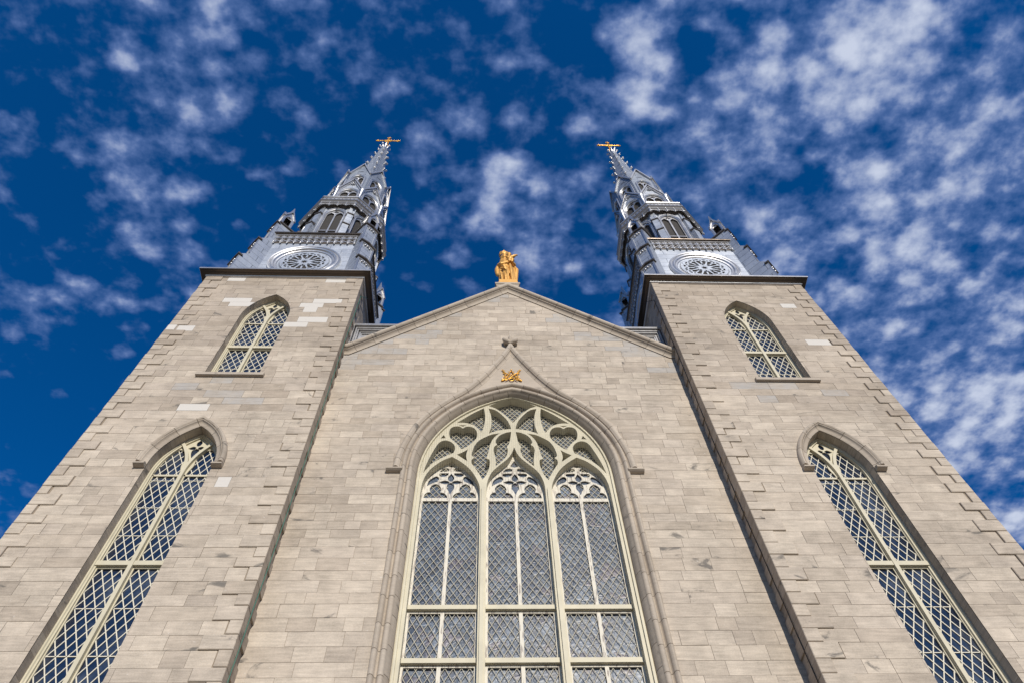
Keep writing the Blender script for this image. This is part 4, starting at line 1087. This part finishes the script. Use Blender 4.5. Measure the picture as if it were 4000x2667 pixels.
    for z in (46.9, 48.4, 49.9, 51.3, 52.6):
        for k in range(8):
            Rz = aat(z) / cos(pi / 8)
            link('crocket', ckm, sp, Matrix.Rotation(pi / 8 + k * pi / 4, 4, 'Z') @ Matrix.Translation((0, -Rz + .02, z)) @ Matrix.Scale(.8, 4))
    Fn = MB()
    for k in range(8):
        an = k * pi / 4 + pi / 8; c_, s_ = cos(an), sin(an)
        Fn.tube([(.12 * c_, .12 * s_, 54.1), (.24 * c_, .24 * s_, 54.3), (.34 * c_, .34 * s_, 54.55)], [.05, .055, .06], 6); Fn.ball((.36 * c_, .36 * s_, 54.6), .095, 8, 6); Fn.ball((.27 * c_, .27 * s_, 54.45), .08, 7, 5)
    Fn.lathe([(.2, 54.2), (.17, 54.7), (.2, 54.8), (.14, 54.95), (.0, 55.0)], 8)
    Fn.build('finial', TINTRIM, T, smooth=True, angle=60)

TL = build_tower(-1, 'stone bell tower with many white replacement blocks around its upper window and a tin spire', WHITE_L, 3)
TRr = build_tower(1, 'stone bell tower with only two white blocks, casting a thin shadow on the gabled wall', WHITE_R, 4)
before = set(TL.children)
build_spire(TL)
for ch in [c for c in TL.children if c not in before]: copy_to(ch, TRr)

# ------------------------------------------------------------------ gilded crosses
Cr = MB()
Cr.tube([(0, 0, 54.9), (0, 0, 57.25)], .055, 8); Cr.tube([(-.75, 0, 56.5), (.75, 0, 56.5)], .038, 8)
Cr.ball((0, 0, 55.08), .15, 10, 7)
for x, z, dx, dz_ in ((-.78, 56.5, -1, 0), (.78, 56.5, 1, 0), (0, 57.3, 0, 1)):
    Cr.ball((x, 0, z), .075, 8, 6); Cr.ball((x + dx * .1, 0, z + dz_ * .1), .055, 8, 6)
    for s_ in (-1, 1): Cr.ball((x + s_ * abs(dz_) * .11 - dx * .04, 0, z + s_ * abs(dx) * .11 - dz_ * .04), .055, 8, 6)
for s_ in (-1, 1):
    for t_ in (-1, 1): Cr.tube([(s_ * .05, 0, 56.5 + t_ * .28), (s_ * .12, 0, 56.5 + t_ * .14), (s_ * .30, 0, 56.5 + t_ * .05)], .045, 6); Cr.tube([(0, 0, 56.5 + t_ * .05), (s_ * .22, 0, 56.5 + t_ * .2), ], .035, 6)
    for z in (55.4, 55.7, 56.0): Cr.ball((s_ * .08, 0, z), .05, 7, 5)
    for x in (.45, .6): Cr.ball((s_ * x, 0, 56.56), .045, 7, 5); Cr.ball((s_ * x, 0, 56.44), .045, 7, 5)
    Cr.tube([(0, 0, 55.2), (s_ * .2, 0, 55.12), (s_ * .28, 0, 55.2)], .045, 6)
crm = Cr.mesh('cross', GOLDB, smooth=True, angle=60)
c1 = link('cross', crm); c1.location = (-XC, CY, 0); tag(c1, 'ornate gilded cross on the spire of the tower with many white blocks', 'cross', 'gilded spire crosses')
c2 = c1.copy(); COL.objects.link(c2); c2.location = (XC, CY, 0); c2['label'] = 'ornate gilded cross on the spire of the tower that shades the gabled wall'

# ------------------------------------------------------------------ cables down the inner tower corners
def cable(s_, m, name, label):
    r_ = random.Random(6 + s_); pts = []
    z = 26.2
    while z > 3:
        pts.append((s_ * (2 * 0 + 5.56 - .062 + .0), .27 + .05 * sin(z * .5) + r_.uniform(-.012, .012), z)); z -= .7
    pts[0] = (s_ * 5.42, .9, 26.5)
    k = MB(); k.tube(pts, .010, 6)
    return tag(k.build(name, m, None, smooth=True), label, 'cable')
cable(-1, CABG, 'cable', 'green cable running down the quoins of the tower with many white blocks')
cable(1, CABB, 'cable', 'black cable running down the shaded quoins beside the thin shadow')

# ------------------------------------------------------------------ gilded statue on the gable
st = thing('statue', 'gilded statue of a crowned robed woman holding a child, on the gable top', 'statue', (.03, .83, 27.16))
prim = MB()
def blob(c, r, s=(1, 1, 1)): prim.ball(c, r, 16, 10, s)
# robe: lofted body with deep folds
rows = []
lv = [(.30, .37, .27, 0), (.6, .37, .27, 0), (1.0, .36, .27, .0), (1.4, .36, .27, .0), (1.8, .34, .27, -.01), (2.15, .30, .25, -.02), (2.5, .29, .22, -.03), (2.75, .27, .19, -.05), (2.95, .14, .13, -.07), (3.1, .09, .09, -.08)]
NN = 56
for (z, rx, ry, ox) in lv:
    row = []
    for k in range(NN):
        a = 2 * pi * k / NN
        f = 1 + (.10 * sin(7 * a + z * 1.1) + .06 * sin(13 * a - z * 2.0)) * (1 if z < 2.3 else .35)
        row.append(prim.p((ox + rx * 1.06 * f * cos(a), ry * f * sin(a), z)))
    rows.append(row)
for A_, B_ in zip(rows, rows[1:]):
    for k in range(NN): prim.idx([A_[k], A_[(k + 1) % NN], B_[(k + 1) % NN], B_[k]])
prim.idx(rows[0][::-1]); prim.idx(rows[-1])
blob((-.10, -.03, 3.28), .155, (.9, 1.0, 1.28))                       # head
prim.ball((-.10, -.175, 3.26), .03, 8, 6, (.8, 1.1, 1.7))             # nose
blob((-.12, .05, 3.28), .19, (1, 1, 1.25)); blob((-.20, .06, 3.0), .13, (1, .9, 1.6)); blob((-.02, .08, 3.0), .12, (1, .9, 1.4))   # veil, hair
prim.tube([(-.25, .0, 2.66), (-.36, -.08, 2.28), (-.26, -.26, 2.05), (.0, -.30, 2.14)], [.09, .11, .085, .05], 12)                 # right sleeve
prim.tube([(-.36, .0, 2.5), (-.47, .02, 2.0), (-.44, .0, 1.55), (-.36, -.05, 1.3)], [.10, .11, .10, .05], 10)                     # cloak edge
prim.tube([(.20, .0, 2.66), (.32, -.08, 2.34), (.22, -.26, 2.2), (.06, -.30, 2.24)], [.09, .11, .085, .06], 12)                      # left arm
prim.tube([(.34, .05, 2.4), (.44, .0, 2.0), (.42, .02, 1.5), (.40, .0, .9), (.42, -.02, .32)], [.08, .10, .08, .05, .05], 10)     # cloak fall
for x0, z0, x1, z1, r_ in ((-.30, 1.9, -.05, 1.55, .05), (-.28, 1.65, .0, 1.35, .055), (-.02, 1.85, .02, .32, .07), (.12, 2.1, .2, .32, .075), (-.30, 1.2, -.25, .32, .06), (-.12, 1.2, -.10, .32, .06)):
    prim.tube([(x0, -.25, z0), ((x0 + x1) / 2, -.33, (z0 + z1) / 2), (x1, -.28, z1)], [r_ * .7, r_, r_ * .8], 8)
def remesh(mb, vox, name, m, parent):
    me = mb.mesh(name, m); ob = link(name, me, parent)
    md = ob.modifiers.new('r', 'REMESH'); md.mode = 'VOXEL'; md.voxel_size = vox; md.use_smooth_shade = True
    sm = ob.modifiers.new('s', 'SMOOTH'); sm.iterations = 2; sm.factor = .4
    bpy.context.view_layer.update()
    nm = bpy.data.meshes.new_from_object(ob.evaluated_get(bpy.context.evaluated_depsgraph_get()))
    ob.modifiers.clear(); ob.data = nm; nm.name = name
    if not nm.materials: nm.materials.append(m)
    return ob
for q_ in prim.v: q_.x *= .92
remesh(prim, .02, 'robed_woman', GOLD, st)
prim = MB()
blob((.14, -.22, 2.68), .13, (1, .95, 1.5)); blob((.10, -.20, 3.14), .12, (.95, 1, 1.15)); prim.ball((.10, -.315, 3.12), .022, 8, 6)
prim.tube([(.10, -.2, 3.04), (.12, -.2, 2.85)], [.06, .09], 8)
prim.tube([(.20, -.22, 2.84), (.30, -.25, 2.88), (.38, -.27, 2.95)], [.09, .08, .05], 10); prim.ball((.40, -.27, 2.97), .045, 8, 6)
for k in range(4): prim.tube([(.40, -.28 + k * .015, 2.97), (.47 + .004 * k, -.29 + k * .018, 2.995 - k * .01)], [.016, .011], 5)
prim.tube([(.14, -.22, 2.78), (.02, -.30, 2.70), (-.03, -.30, 2.8)], [.06, .05, .035], 9)
prim.tube([(.16, -.26, 2.42), (.10, -.38, 2.3), (.08, -.38, 2.08)], [.085, .07, .045], 10); prim.tube([(.24, -.26, 2.42), (.22, -.38, 2.28), (.20, -.36, 2.05)], [.085, .07, .045], 10)
remesh(prim, .016, 'child', GOLD, st)
K = MB()
for k in range(24):
    a, b = 2 * pi * k / 24, 2 * pi * (k + 1) / 24
    def q(an, r, z): return (-.11 + r * cos(an), .03 + r * sin(an), z)
    t0, t1 = (.17 if k % 3 == 0 else .08), (.17 if (k + 1) % 3 == 0 else .08)
    for r_, r2 in ((.17, .22), (.15, .20)): K.poly([q(a, r_, 3.44), q(b, r_, 3.44), q(b, r2, 3.53 + t1), q(a, r2, 3.53 + t0)])
K.build('crown', GOLD, st)
Bs = MB(); Bs.box(-.38, .38, -.40, .40, 0, .10); Bs.box(-.36, .36, -.38, .38, .10, .33); Bs.build('base_slab', GOLD, st)
